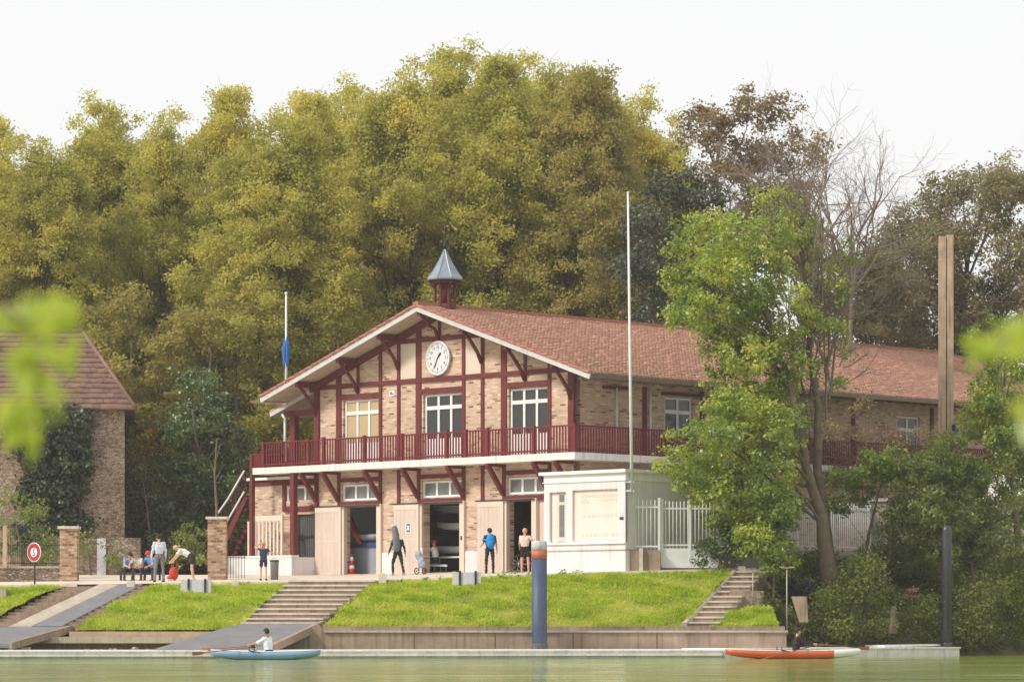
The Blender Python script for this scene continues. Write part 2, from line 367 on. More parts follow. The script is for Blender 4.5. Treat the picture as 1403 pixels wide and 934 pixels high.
def bare(mb, rng, p, d, L, r, depth, spread=.5):
    pts = [p]; q = p.copy(); dd = d.copy(); k = 4
    for i in range(k):
        dd = (dd + Vector(rng.normal(size=3)) * .14 + Vector((0, 0, .05))).normalized(); q = q + dd * (L / k); pts.append(q.copy())
    mb.tube(pts, [r * (1 - .45 * i / k) for i in range(k + 1)], 6 if r > .03 else 4, caps=False)
    if depth:
        for j in range(int(rng.integers(2, 5))):
            s = pts[int(rng.integers(2, k + 1))]
            nd = (dd + Vector(rng.normal(size=3)) * spread).normalized()
            bare(mb, rng, s, nd, L * rng.uniform(.5, .8), r * .52, depth - 1, spread)

def px_lobes(rng, L, Y, depth):
    """lobes measured on the photograph (u, v, radius in px), spread in depth around Y"""
    out = []
    for (u, v, r) in L:
        y = Y + rng.uniform(-depth, depth); p = W(u, v, Y); out.append((p.x, y, p.z, r / F * Y))
    return out

# ------------------------------------------------------------------ camera, sky, sun
cam = bpy.data.cameras.new('camera'); camo = bpy.data.objects.new('camera', cam); COL.objects.link(camo)
camo.location = (0, 0, ZC); camo.rotation_euler = (R(90), 0, 0)
cam.sensor_width = 36; cam.lens = F / 1403 * 36; cam.shift_y = (HY - 467) / 1403
cam.clip_start = .5; cam.clip_end = 3000
cam.dof.use_dof = True; cam.dof.focus_distance = 128; cam.dof.aperture_fstop = 4.2
scene.camera = camo
SUN_EL, SUN_AZ = 40, 118          # degrees; azimuth measured from the view direction towards the left
sd = Vector((-math.sin(R(SUN_AZ)) * math.cos(R(SUN_EL)), math.cos(R(SUN_AZ)) * math.cos(R(SUN_EL)), math.sin(R(SUN_EL))))
sun = bpy.data.lights.new('sun', 'SUN'); suno = bpy.data.objects.new('sun', sun); COL.objects.link(suno)
sun.energy = 1.5; sun.angle = R(10); sun.color = (1, .95, .86); suno.rotation_euler = sd.to_track_quat('Z', 'Y').to_euler(); suno.location = (-60, 60, 80)
w = bpy.data.worlds.new('World'); scene.world = w; w.use_nodes = True; nt = w.node_tree; nt.nodes.clear()
out = nt.nodes.new('ShaderNodeOutputWorld'); bg = N(nt, 'Background', Strength=.1)
sky = nt.nodes.new('ShaderNodeTexSky'); sky.sky_type = 'NISHITA'; sky.sun_disc = False; sky.sun_elevation = R(SUN_EL)
sky.sun_rotation = math.atan2(sd.x, sd.y); sky.dust_density = 4; sky.air_density = 1
mx = N(nt, 'Mix', _data_type='RGBA'); mx.inputs[0].default_value = .9; mx.inputs[7].default_value = (5.25, 5.2, 5.12, 1)   # a layer of white cloud over the sky
nt.links.new(sky.outputs[0], mx.inputs[6]); nt.links.new(mx.outputs[2], bg.inputs[0]); nt.links.new(bg.outputs[0], out.inputs[0])
scene.view_settings.view_transform = 'Standard'; scene.view_settings.look = 'None'; scene.view_settings.exposure = 1.0; scene.view_settings.gamma = 1
scene.cycles.max_bounces = 8; scene.cycles.transparent_max_bounces = 8; scene.cycles.use_denoising = True

# thin even river haze round the whole place, under the cloud
def haze(d):
    m, nt, out = new_mat('river_haze'); v = nt.nodes.new('ShaderNodeVolumePrincipled'); v.inputs['Density'].default_value = d; v.inputs['Color'].default_value = (.92, .92, .92, 1)
    nt.links.new(v.outputs[0], out.inputs['Volume']); o = MB().box(-1000, 1000, -160, 1900, -2.6, 42).build('haze', m); tag(o, kind='stuff')
haze(.00034)
# ------------------------------------------------------------------ ground
UE = [-6000, -400, 0, 200, 400, 530, 660, 760, 860, 1010, 1200, 9000]
VE = [806, 806, 802, 799, 797, 795, 790, 786, 783, 779, 775, 775]
def z_edge(X): return WZ(float(np.interp(X * F / 121 + CX, UE, VE)), 121)
def yw(X): return 115.3 + min(max(X - 8.5, 0), 14) * .85 + max(X - 22.5, 0) * .1
def sstep(t): t = min(1, max(0, t)); return t * t * (3 - 2 * t)
def bump(X, Y): return .12 * math.sin(X * 1.7 + Y * .6) * math.sin(Y * 1.3 - X * .4) + .06 * math.sin(X * 4.1 + 1) * math.sin(Y * 3.7)
def g_left(X, Y):
    ze = z_edge(X)
    if Y < 113.6: return -1.2
    if Y < 121: return .55 + (ze - .95) * sstep((Y - 114.0) / 7.5) if Y > 114.3 else -.3
    zb = 3.2 + .2 * sstep((X + 8) / 6)
    return ze + (zb - ze) * min(1, (Y - 121) / 17)
def g_right(X, Y):
    a = Y - yw(X); t = a / 6.5
    if a < 0: return max(-1.2, a * .8)
    return 3.1 * min(1, t) ** .85 + max(0, a - 6.5) * .02 + bump(X, Y) * (1 if Y < 135 else .3)
def gz(X, Y):
    k = sstep((X - 8.0) / 1.6)
    a = g_left(X, Y) if k < 1 else 0; b = g_right(X, Y) if k > 0 else 0
    z = a * (1 - k) + b * k
    return z
xs = [-900, -400, -150, -80] + [(-50 + i * .8) for i in range(140)] + [70, 100, 200, 400, 900]
ys = [112.5 + i * .45 for i in range(66)] + [144 + i * 4 for i in range(14)] + [220, 300, 500, 1000, 1800]
vs = [(x, y, gz(x, y) - (.02 if y > 120.9 and x < 9.5 else 0)) for y in ys for x in xs]
nx = len(xs); fs = [(j*nx+i, j*nx+i+1, (j+1)*nx+i+1, (j+1)*nx+i) for j in range(len(ys) - 1) for i in range(nx - 1)]
me = bpy.data.meshes.new('ground'); me.from_pydata(vs, [], fs); me.polygons.foreach_set('use_smooth', [True] * len(fs))
tag(link('ground', me, M['forestfloor']), kind='structure')
xs = [-70 + i for i in range(62)] + [-8 + i * .6 for i in range(29)]
xs = [x for x in xs if x <= 8.6]
ys = [121, 122.5, 124, 126, 128, 130, 132, 134, 136, 138, 140, 141.5]
vs = [(x, y, g_left(x, y) + .004 + .0) for y in ys for x in xs]; nx = len(xs)
fs = [(j*nx+i, j*nx+i+1, (j+1)*nx+i+1, (j+1)*nx+i) for j in range(len(ys) - 1) for i in range(nx - 1)]
me = bpy.data.meshes.new('promenade'); me.from_pydata(vs, [], fs); tag(link('promenade', me, M['gravel']), kind='structure')

def water():
    m, nt, out = new_mat('river_water'); L = nt.links.new
    p = N(nt, 'BsdfPrincipled', Roughness=.08, IOR=1.33); p.inputs['Base Color'].default_value = (*lin(122, 126, 70), 1); p.inputs['Specular IOR Level'].default_value = .5
    tc = N(nt, 'TexCoord'); hs = []
    for scl, det, sx in ((.55, 3., .07), (.16, 3., .16), (.05, 2., 2.)):
        mp = N(nt, 'Mapping'); mp.inputs['Scale'].default_value = (sx, 1, 1); L(tc.outputs['Object'], mp.inputs[0])
        n = N(nt, 'TexNoise', Scale=scl, Detail=det, Roughness=.55); L(mp.outputs[0], n.inputs['Vector']); hs.append(n)
    a = N(nt, 'Math', _operation='MULTIPLY_ADD'); L(hs[1].outputs['Fac'], a.inputs[0]); a.inputs[1].default_value = 1.2; L(hs[0].outputs['Fac'], a.inputs[2])
    b = N(nt, 'Bump', Strength=1., Distance=.34); L(a.outputs[0], b.inputs['Height']); L(b.outputs[0], p.inputs['Normal'])
    r = ramp(nt, [(.35, lin(124, 140, 62)), (.65, lin(148, 160, 80))]); L(hs[2].outputs['Fac'], r.inputs[0]); L(r.outputs[0], p.inputs['Base Color'])
    L(p.outputs[0], out.inputs[0]); return m
me = bpy.data.meshes.new('river'); me.from_pydata([(-900, -150, 0), (900, -150, 0), (900, 150, 0), (-900, 150, 0)], [], [(0, 1, 2, 3)])
tag(link('river', me, water()), kind='structure')

# grass banks: ruled patches between a bottom and a top edge
PATCH = {}
def patch(name, xb0, xb1, yb, zb, xt0, xt1, yt, matl, n=40, m=14, dz=-.06):
    def f(s, t):
        xb, xt = xb0 + (xb1 - xb0) * s, xt0 + (xt1 - xt0) * s
        x = xb + (xt - xb) * t; y = yb + (yt - yb) * t
        z = zb + (z_edge(xt) + dz - zb) * (t + .10 * math.sin(math.pi * t)) + bump(x, y) * .35 * math.sin(math.pi * t)
        return (x, y, z)
    vs = [f(i / n, j / m) for j in range(m + 1) for i in range(n + 1)]; k = n + 1
    fs = [(j*k+i, j*k+i+1, (j+1)*k+i+1, (j+1)*k+i) for j in range(m) for i in range(n)]
    me = bpy.data.meshes.new(name); me.from_pydata(vs, [], fs); me.polygons.foreach_set('use_smooth', [True] * len(fs))
    tag(link(name, me, matl), kind='structure'); PATCH[len(PATCH)] = (f, (xb1 - xb0 + xt1 - xt0) / 2)
patch('grass_bank', -6.45, 5.98, 114.55, 1.05, -4.75, 8.2, 120.85, M['turf'])
patch('grass_bank', -15.2, -9.5, 114.45, .96, -12.85, -8.1, 120.85, M['turf'])
patch('grass_bank', -30, -18.6, 114.45, .96, -30, -16.5, 120.85, M['turf'])
patch('grass_bank', 6.9, 9.3, 114.55, 1.05, 8.3, 9.2, 117.4, M['turf'], 12, 8, -1.45)
def blades(name, fs, dens, rng, hmin, hmax, wid, mt):
    V = []
    for f, wd in fs:
        k = int(dens * wd * 6.5)
        s, t = rng.random(k) * 1.016 - .008, rng.random(k) * 1.03 - .015; P = np.array([f(a, b) for a, b in zip(s, t)])
        edge = 1 - .4 * (t > .93)
        tuft = .6 + .8 * (np.sin(P[:, 0] * 2.3) * np.sin(P[:, 1] * 2.9 + P[:, 0]) > .2)
        nz_ = np.sin(P[:, 0] * .9 + 1.3 * np.sin(P[:, 1] * 1.1)) * np.sin(P[:, 1] * 1.7 + P[:, 0] * .5); tuft = tuft * np.where((nz_ > .5) & (rng.random(k) < .75), .25, 1.)
        h = (hmin + (hmax - hmin) * rng.random(k) ** 1.5) * edge * tuft
        a = rng.random(k) * 2 * np.pi; b = np.stack([np.cos(a), np.sin(a), 0 * a], 1) * (wid * (.6 + rng.random(k)))[:, None]
        ln = rng.normal(size=(k, 3)) * .45; ln[:, 2] = 1; ln[:, 1] -= .25
        tip = P + ln * h[:, None]; mid = P + ln * (h * .55)[:, None] * np.array([.6, .6, 1])
        V.append(np.stack([P - b, mid - b * .8, tip, mid + b * .8], 1))
    V = np.concatenate(V).reshape(-1, 3)
    return link(name, np_mesh(name, V, np.arange(len(V)).reshape(-1, 4)), mt)
rng = np.random.default_rng(3)
g = blades('grass', [PATCH[i] for i in range(4)], 620, rng, .06, .16, .022, M['grassblade'])
tag(g, 'bright green mown grass covering the sloping river banks', 'grass', kind='stuff')

# ------------------------------------------------------------------ quay, steps, ramps, landing stage
def stair(name, label, xb0, xb1, yb, zb, xt0, xt1, yt, zt, n, cheeks=()):
    t0 = thing(name, label, 'steps', ((xb0 + xb1) / 2, yb, zb))
    m = MB(t0.location)
    for k in range(n):
        a, b = k / n, (k + 1) / n
        y0, y1 = yb + (yt - yb) * a, yb + (yt - yb) * b + .12
        z = zb + (zt - zb) * (k + 1) / n
        x0, x1 = xb0 + (xt0 - xb0) * a, xb1 + (xt1 - xb1) * a
        e0, e1 = (xt0 - xb0) / n, (xt1 - xb1) / n
        m.prism([(x0, y0, z - .06), (x1, y0, z - .06), (x1 + e1, y1, z - .06), (x0 + e0, y1, z - .06)], (0, 0, .06))
        m.prism([(x0, y0 + .04, z - .5), (x1, y0 + .04, z - .5), (x1 + e1, y1, z - .5), (x0 + e0, y1, z - .5)], (0, 0, .437), 1)
    m.build('treads', [M['step'], M['quay']], t0)
    for (s, w_) in cheeks:
        c = MB(t0.location); xa, xb = (xb0, xt0) if s < 0 else (xb1, xt1)
        c.beam((xa + s * w_ / 2, yb - .1, zb + .02), (xb + s * w_ / 2, yt + .1, zt + .04), w_, .28); c.build('kerb', M['concrete'], t0)
    return t0
stair('wide_steps', 'wide flight of stone steps between the two green banks, leading down to the asphalt slipway', -9.43, -6.62, 115.2, 1.2, -8.05, -4.83, 121, 2.76, 9)
stair('narrow_steps', 'narrow stone steps at the right end of the long green bank', 6.1, 7.25, 114.7, 1.05, 8.42, 9.4, 121, 3.1, 11, [(-1, .16)])
# ramp with steps on both sides at the far left
t = thing('flanked_ramp', 'pale concrete ramp with asphalt strip and flanking steps near the round sign', 'ramp', (-17.2, 115, 1.0))
m = MB(t.location)
def strip(xb0, xb1, xt0, xt1, yb, yt, zb, zt, th=.18): m.prism([(xb0, yb, zb), (xb1, yb, zb), (xt1, yt, zt), (xt0, yt, zt)], (0, 0, -th))
strip(-17.6, -16.8, -15.2, -14.45, 114.9, 121, 1.08, 2.62); m.build('ramp_slab', M['concrete'], t)
m = MB(t.location); strip(-16.8, -15.75, -14.45, -13.6, 114.9, 121, 1.10, 2.63); m.build('asphalt_strip', M['asphalt'], t)
for s, (a0, a1, b0, b1) in enumerate(((-18.6, -17.6, -16.4, -15.2), (-15.75, -15.2, -13.6, -12.9))):
    m = MB(t.location); n = 13
    for k in range(n):
        f0, f1 = k / n, (k + 1) / n; y0, y1 = 114.9 + 6.1 * f0, 114.9 + 6.1 * f1 + .1; z = .98 + 1.55 * f1
        x0, x1 = a0 + (b0 - a0) * f0, a1 + (b1 - a1) * f0
        m.box(x0, x1, y0, y1, z - .5, z)
    m.build('side_steps', M['quay'], t)
# asphalt slipways
t = thing('slipway', 'grey asphalt slipway at the foot of the wide steps, running down to the landing stage', 'slipway', (-9.5, 112, .6))
m = MB(t.location); m.prism([(-11.95, 109.6, .33), (-8.25, 109.6, .33), (-6.72, 115.2, 1.2), (-9.5, 115.2, 1.2)], (0, 0, -.14)); m.build('surface', M['asphalt'], t)
m = MB(t.location); m.beam((-8.17, 109.6, .28), (-6.64, 115.2, 1.15), .16, .26); m.build('kerb', M['quay'], t)
m = MB(t.location); m.box(-9.5, -6.72, 114.9, 115.22, 1.16, 1.23); m.build('sill', M['step'], t)
t = thing('slipway', 'grey asphalt platform at the far left, below the flanked ramp', 'slipway', (-18, 112, .8))
m = MB(t.location); m.prism([(-22, 110.2, .5), (-16.9, 110.2, .5), (-15.5, 114.9, 1.06), (-22, 114.9, 1.06)], (0, 0, -.14)); m.build('surface', M['asphalt'], t)
m = MB(t.location); m.beam((-16.85, 110.2, .42), (-15.45, 114.9, .98), .14, .24); m.build('kerb', M['quay'], t)
m = MB(t.location); m.box(-16.6, -16.3, 110.9, 111.3, -.6, .38); m.build('pier', M['quay'], t)
m = MB(t.location); m.box(-20, -19.6, 110.9, 111.3, -.6, .4); m.build('pier', M['quay'], t)
# quay walls
t = thing('quay_wall', 'long brown concrete quay wall below the right green bank', 'wall', (-.3, 114, 0))
m = MB(t.location); m.box(-6.5, 9.5, 113.7, 114.3, -.8, .865)
for x in (-3.4, -.6, 2.1, 5.0): m.box(x, x + .03, 113.69, 113.72, 0, .85, 1)
m.build('wall_face', [M['quay'], M['soil']], t)
m = MB(t.location); m.box(-6.5, 9.55, 113.62, 113.9, .868, .94); m.build('coping', M['concrete'], t)
m = MB(t.location); m.box(-6.6, 9.5, 114.32, 114.6, -.5, 1.08); m.build('upper_kerb', M['quay'], t)
m = MB(t.location); m.prism([(-8.0, 113.75, .2), (-6.5, 113.75, .2), (-6.5, 113.75, .87), (-6.7, 113.75, 1.15), (-8.0, 113.75, .62)], (0, .3, 0)); m.build('wing_wall', M['quay'], t)
t = thing('quay_wall', 'low concrete quay ledge below the left green bank', 'wall', (-13, 114, 0))
m = MB(t.location); m.box(-22, -10.9, 113.3, 114.2, .50, .72); m.build('ledge', M['concrete'], t)
m = MB(t.location); m.box(-22, -10.3, 113.9, 114.4, -.8, .5); m.build('wall_face', M['quay'], t)
m = MB(t.location); m.box(-15.4, -10.2, 114.22, 114.6, .3, .90)
m.build('earth_kerb', M['earth'], t)
rr = random.Random(5)
m = MB(t.location)
for i in range(16):
    m.ball((-15 + i * .28 + rr.uniform(-.1, .1), 113.4 + rr.uniform(-.25, .3), .22 + rr.uniform(-.06, .05)), (rr.uniform(.08, .2), .12, rr.uniform(.06, .13)), 7)
m.build('rubble', M['rubble2'], t)
# kerb of the promenade
t = thing('promenade_kerb', 'pale stone kerb edging the promenade above the grass', 'kerb', (-5, 121, 2.7))
m = MB(t.location); X = -30.
while X < 8.2:
    if not (-16.3 < X + .5 < -13.0 or -8.0 < X + .5 < -4.9):
        z0, z1 = z_edge(X) + .03, z_edge(X + 1) + .03
        m.prism([(X + .01, 120.85, z0 - .32), (X + .99, 120.85, z1 - .32), (X + .99, 120.85, z1), (X + .01, 120.85, z0)], (0, .32, 0))
    X += 1.
m.build('kerb_stones', M['kerb'], t)
# landing stage: a long straight run and a shorter one that swings away
t = thing('landing_stage', 'long pale landing stage lying along the foot of the quay', 'pontoon', (-6, 110, .3))
A0, A1 = Vector((-19.5, 107.4, 0)), Vector((7.15, 111.6, 0)); nrm = Vector((-.155, .988, 0))
m = MB(t.location)
for i in range(6):
    a, b = A0.lerp(A1, i / 6), A0.lerp(A1, (i + 1) / 6 - .0012)
    m.prism([a + Vector((0, 0, .25)), b + Vector((0, 0, .25)), b + nrm * 2.2 + Vector((0, 0, .25)), a + nrm * 2.2 + Vector((0, 0, .25))], (0, 0, .05))
m.build('deck', M['dock'], t)
m = MB(t.location)
a, b = A0 + nrm * .05, A1 + nrm * .05
m.prism([a + Vector((0, 0, -.3)), b + Vector((0, 0, -.3)), b + nrm * 2.1 + Vector((0, 0, -.3)), a + nrm * 2.1 + Vector((0, 0, -.3))], (0, 0, .549)); m.build('float', M['dockside'], t)
m = MB(t.location); m.beam(A0 - nrm * .02 + Vector((0, 0, .13)), A1 - nrm * .02 + Vector((0, 0, .13)), .10, .07); m.build('fender', M['dockside'], t)
t = thing('landing_stage', 'pale end section of the landing stage angling away towards the black pile', 'pontoon', (12, 116, .3))
B0, B1 = Vector((7.25, 111.6, 0)), Vector((16.2, 118.3, 0)); n2 = Vector((-.6, .8, 0)); UP = Vector((0, 0, 1))
m = MB(t.location)
for i in range(4):
    a, b = B0.lerp(B1, i / 4), B0.lerp(B1, (i + 1) / 4 - .003)
    m.prism([a + UP * .28, b + UP * .28, b + n2 * 2.3 + UP * .28, a + n2 * 2.3 + UP * .28], (0, 0, .05))
m.build('deck', M['dock'], t)
m = MB(t.location); a, b = B0 + n2 * .06, B1 + n2 * .06 - Vector((.05, .05, 0))
m.prism([a - UP * .3, b - UP * .3, b + n2 * 2.1 - UP * .3, a + n2 * 2.1 - UP * .3], (0, 0, .579)); m.build('float', M['dockside'], t)
m = MB(t.location); a = B0.lerp(B1, .72) + n2 * 1.2; b = B0.lerp(B1, .98) + n2 * 1.3
m.beam(a + UP * .37, b + UP * .40, 1.0, .07); m.build('gangway', M['dock'], t)
t = thing('mooring_pile', 'thick blue mooring pile with an orange band and a weathered white top', 'pile', (WX(739, 113), 113, 0))
m = MB(); m.lathe([(.262, -1.5), (.262, 3.40)], n=24); m.build('shaft', M['bluepile'], t)
m = MB(); m.lathe([(.268, 3.405), (.268, 3.69)], n=24); m.build('orange_band', M['orange'], t)
m = MB(); m.lathe([(.262, 3.693), (.262, 4.0), (.2, 4.02)], n=24); m.build('white_cap', M['capwhite'], t)
m = MB(); m.lathe([(.275, .02), (.29, .1), (.285, .42), (.27, .5)], n=24); m.build('collar', M['rustpile'], t)
t = thing('mooring_pile', 'slim black mooring pile at the end of the landing stage', 'pile', (WX(1297, 118.7), 118.7, 0))
m = MB(); m.lathe([(.175, -1.5), (.175, 4.55), (.15, 4.65), (.08, 4.7)], n=20); m.build('shaft', M['blackpile'], t)
m = MB(); m.lathe([(.21, .3), (.21, .5)], n=20); m.build('collar', M['blackpile'], t)
t = thing('timber_post', 'very tall weathered timber mooring post rising over the bushes', 'post', (WX(1296, 126.5), 126.5, 0))
for s in (-1, 1):
    m = MB(); m.box(s * .145 - .125, s * .145 + .125, -.17, .17, 2.2, 16.1 - (s < 0) * .05); m.build('timber', M['oldwood'], t)
m = MB(); m.box(-.03, .03, -.12, .12, 2.2, 16.0); m.box(.2, .34, -.26, -.17, 8.55, 8.8); m.build('groove_shade_and_strap', M['iron'], t)  # black strip paints the shade of the groove between the timbers, plus a small strap

# ------------------------------------------------------------------ the boathouse
LC = Vector((-8.211, 137.615, 0)); C45 = math.cos(R(45))
def BW(x, y, z=0.): return Vector((LC.x + C45 * x + C45 * y, LC.y - C45 * x + C45 * y, z))   # building frame -> world
house = thing('boathouse', 'half timbered pale brick club house with red balcony and long tiled roof', 'building', LC, R(-45))
def wall_holes(m, x0, x1, z0, z1, holes, y, th, mi=0, axis=0, rev=1):
    """a wall with openings: front, back and reveals"""
    q = (lambda x, yy, z: (x, yy, z)) if axis == 0 else (lambda x, yy, z: (yy, x, z))
    xs = sorted({x0, x1, *[h[0] for h in holes], *[h[1] for h in holes]}); zs = sorted({z0, z1, *[h[2] for h in holes], *[h[3] for h in holes]})
    for a, b in zip(xs, xs[1:]):
        for c, d in zip(zs, zs[1:]):
            mx, mz = (a + b) / 2, (c + d) / 2
            if any(h[0] < mx < h[1] and h[2] < mz < h[3] for h in holes): continue
            m.add([q(a, y, c), q(b, y, c), q(b, y, d), q(a, y, d)], [(0, 1, 2, 3)], mi)
            m.add([q(a, y + th, c), q(b, y + th, c), q(b, y + th, d), q(a, y + th, d)], [(3, 2, 1, 0)], mi)
    for h in holes:
        for (a, c), (b, d) in (((h[0], h[2]), (h[0], h[3])), ((h[1], h[2]), (h[1], h[3])), ((h[0], h[3]), (h[1], h[3])), ((h[0], h[2]), (h[1], h[2]))):
            m.add([q(a, y, c), q(b, y, d), q(b, y + th, d), q(a, y + th, c)], [(0, 1, 2, 3)], mi)
def roofz(x): return 13.70 - .335 * abs(x - 7.5)          # underside of the roof
BAYS = [(1.45, 4.0), (6.28, 8.9), (11.18, 13.7)]
holes = [(1.75, 3.85, 3.2, 5.98), (6.55, 8.75, 3.2, 5.98), (11.38, 13.62, 3.2, 5.98)]
for a, b in BAYS: holes += [(a + .17, b - .05, 6.22, 6.93), (a + .25, b - .05, 7.72, 10.42)]
m = MB(); wall_holes(m, 0, 15, 2.5, 11.1, holes, 0, .35)
m.prism([(0, 0, 11.1), (15, 0, 11.1), (15, 0, roofz(15)), (7.5, 0, 13.7), (0, 0, roofz(0))], (0, .35, 0))
m.build('front_wall', M['brick'], house)
sh = [(5.2, 6.9, 7.72, 10.2), (20.0, 21.6, 7.9, 10.1), (23.5, 24.6, 7.72, 9.9), (28.5, 29.6, 7.72, 10.1), (13., 14.2, 7.72, 10.)]
m = MB(); wall_holes(m, .35, 40, 2.5, 10.9, sh, 15 - .3, .3, axis=1); m.build('side_wall', M['brick_side'], house)
m = MB(); m.box(.02, .3, .36, 40, 2.5, 10.9); m.build('side_wall', M['brick_side'], house)
m = MB(); m.box(.3, 14.7, 39.6, 39.9, 2.5, 10.9); m.build('rear_wall', M['brick'], house)
# inside
m = MB(); m.box(.31, 14.69, .36, 14, 2.9, 3.2); m.build('hall_floor', M['infloor'], house)
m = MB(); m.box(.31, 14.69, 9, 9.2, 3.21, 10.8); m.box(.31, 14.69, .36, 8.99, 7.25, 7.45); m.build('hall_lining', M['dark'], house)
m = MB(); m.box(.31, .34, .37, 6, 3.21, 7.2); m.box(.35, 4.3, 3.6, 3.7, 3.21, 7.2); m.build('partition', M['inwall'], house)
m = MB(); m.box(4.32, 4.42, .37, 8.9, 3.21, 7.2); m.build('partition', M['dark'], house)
# timber frame: every post, beam and strut a piece of its own
def post(x, z0, z1, w_=.17, y0=-.05, y1=.03): m = MB(); m.box(x - w_/2, x + w_/2, y0, y1, z0, z1); m.build('timber_post', M['timber'], house)
def beam(x0, x1, z, h=.19, y0=-.045, y1=.03): m = MB(); m.box(x0, x1, y0, y1, z - h/2, z + h/2); m.build('timber_beam', M['timber'], house)
for x in (1.45, 4.0, 5.1, 6.28, 8.9, 9.98, 11.18, 13.7):
    post(x, 7.72, roofz(x) - .22, .30 if x in (1.45, 6.28, 11.18) else .17)
for x in (0.1, 14.9): post(x, 7.4, roofz(x) - .05, .30, -.09, .02)
for x in (2.63, 12.36, 7.5): post(x, 10.63 if x != 7.5 else 12.72, roofz(x) - .2, .15, -.04)
beam(.25, 14.75, 11.0, .19, -.07); beam(4.4, 10.6, 12.63, .18, -.07)
for a, b in BAYS:
    beam(a + .15, b - .08, 10.54, .21, -.06); beam(a - .05, b + .09, 6.09, .22, -.06); beam(a + .09, b - .09, 7.1, .17)
for x in (1.45, 4.0, 6.28, 8.9, 11.18, 13.7): post(x, 6.21, 7.44)
for x in (5.1, 9.98): post(x, 5.95, 7.44)
m = MB(); m.box(.02, .18, -.12, .02, 3.95, 7.42); m.build('timber_post', M['timber'], house)
for s in (-1, 1):      # rafters against the wall
    m = MB(); e = 7.5 + s * 7.75
    m.beam((7.5 - s * .0, -.10, 13.70 - .17), (e, -.10, roofz(e) - .17), .12, .24); m.build('wall_rafter', M['timber'], house)
for a, b in ((5.2, 6.15), (9.0, 9.9)):    # plain infill panels beside the clock
    m = MB(); m.box(a, b, -.012, .0, 11.1, 12.53); m.build('infill_panel', M['offwhite'], house)
# roof
slopes = [('right', 1), ('left', -1)]
m = MB(); hw = 9.55
prof = [(7.5, 13.72), (7.5 + hw, 13.72 - .335 * hw), (7.5 + hw, 13.86 - .335 * hw), (7.5, 13.86), (7.5 - hw, 13.86 - .335 * hw), (7.5 - hw, 13.72 - .335 * hw)]
m.prism([(x, -1.22, z) for x, z in prof], (0, 34.2, 0))
zb = 13.72 - .335 * hw
m.add([(7.5 - hw, 33, zb), (7.5 + hw, 33, zb), (7.5 + hw, 40.6, zb), (7.5 - hw, 40.6, zb), (7.5, 33, 13.86)], [(0, 1, 2, 3), (0, 4, 1), (1, 4, 2), (2, 4, 3), (3, 4, 0)])
roof = m.build('roof', M['soffit'], house)
m = MB(); m.prism([(7.5 + a_ * 9.5, -1.2, 13.868 - .335 * abs(a_) * 9.5) for a_ in (-1, 0, 1)] + [(7.5 + a_ * 9.5, -1.2, 13.862 - .335 * abs(a_) * 9.5) for a_ in (1, 0, -1)], (0, 34.2, 0)); m.build('underlay', M['underlay'], roof)
def tile_field(name, fn, na, nb, keep, mt, parent, gap=.06, amp=.05, sub=4, fillw=.80, stagger=.5):
    """courses of separate curved roof tiles, each lifted at its lower edge over the course below"""
    P0, U, Vv, Nn = [np.array(q, float) for q in fn]; rt = np.random.default_rng(9)
    I, J = np.meshgrid(np.arange(-1, na + 1), np.arange(nb)); I = I.ravel() + stagger * (J.ravel() % 2); J = J.ravel()
    k = keep(I + .5, J + .5) & (I > -.6) & (I < na - .3); I, J = I[k], J[k]; n = len(I)
    q = np.linspace(0, 1, sub); prof = amp * np.sin(np.pi * q)
    jig = rt.normal(size=(n, 3)) * np.array([.02, .03, .008])
    A = I[:, None] + (1 - fillw) / 2 + fillw * q[None] + jig[:, :1]
    def row(bb, h): return P0 + A[..., None] * U + (J + bb + jig[:, 1])[:, None, None] * Vv + (h[None] + jig[:, 2:])[..., None] * Nn
    V = np.stack([row(0., prof * .6 + .01), row(1.08, prof + gap), row(1.08, prof * 0 + .0)], 1).reshape(-1, 3)
    base = np.arange(n)[:, None] * 3 * sub; Q = []
    for r_ in (0, 1):
        for c in range(sub - 1): Q.append(np.stack([base[:, 0] + r_*sub + c, base[:, 0] + r_*sub + c + 1, base[:, 0] + (r_+1)*sub + c + 1, base[:, 0] + (r_+1)*sub + c], 1))
    return link(name, np_mesh(name, V, np.concatenate(Q)), mt, parent)
dn = math.sqrt(1 + .335 ** 2); el = hw * dn; nb = 34; na = 210; cw = 41.9 / na; rw = el / nb
for s in (1, -1):
    nrm_ = (s * .335 / dn, 0, 1 / dn)
    tile_field('tiles', ((7.5, -1.3, 13.86), (0, cw, 0), (s / dn * rw, 0, -.335 / dn * rw), nrm_), na, nb,
               lambda a, b: (-1.3 + a * cw) < 33 + b / nb * 7.7, M['tile'], roof)
k = 7.6; dh = .335 * hw; hl = math.hypot(k, dh); nbh = 20; nah = 77
tile_field('tiles', ((7.5 - hw, 33, 13.86), (2 * hw / nah, 0, 0), (0, k / nbh, -dh / nbh), (0, dh / hl, k / hl)), nah, nbh,
           lambda a, b: np.abs(a / nah - .5) < .5 * b / nbh, M['tile'], roof)
m = MB(); rr = random.Random(2)
for i in range(86):
    y = -1.35 + i * .4; m.beam((7.5, y, 13.93 + rr.uniform(-.012, .012)), (7.5, y + .42, 13.95 + rr.uniform(-.012, .012)), .30, .16)
for s in (1, -1):
    for i in range(30):
        f0, f1 = i / 30, (i + 1.1) / 30; m.beam((7.5 + s * hw * f0, 33 + 7.6 * f0, 13.92 - dh * f0), (7.5 + s * hw * f1, 33 + 7.6 * f1, 13.94 - dh * f1), .26, .14)
m.build('ridge_tiles', M['ridge'], roof)
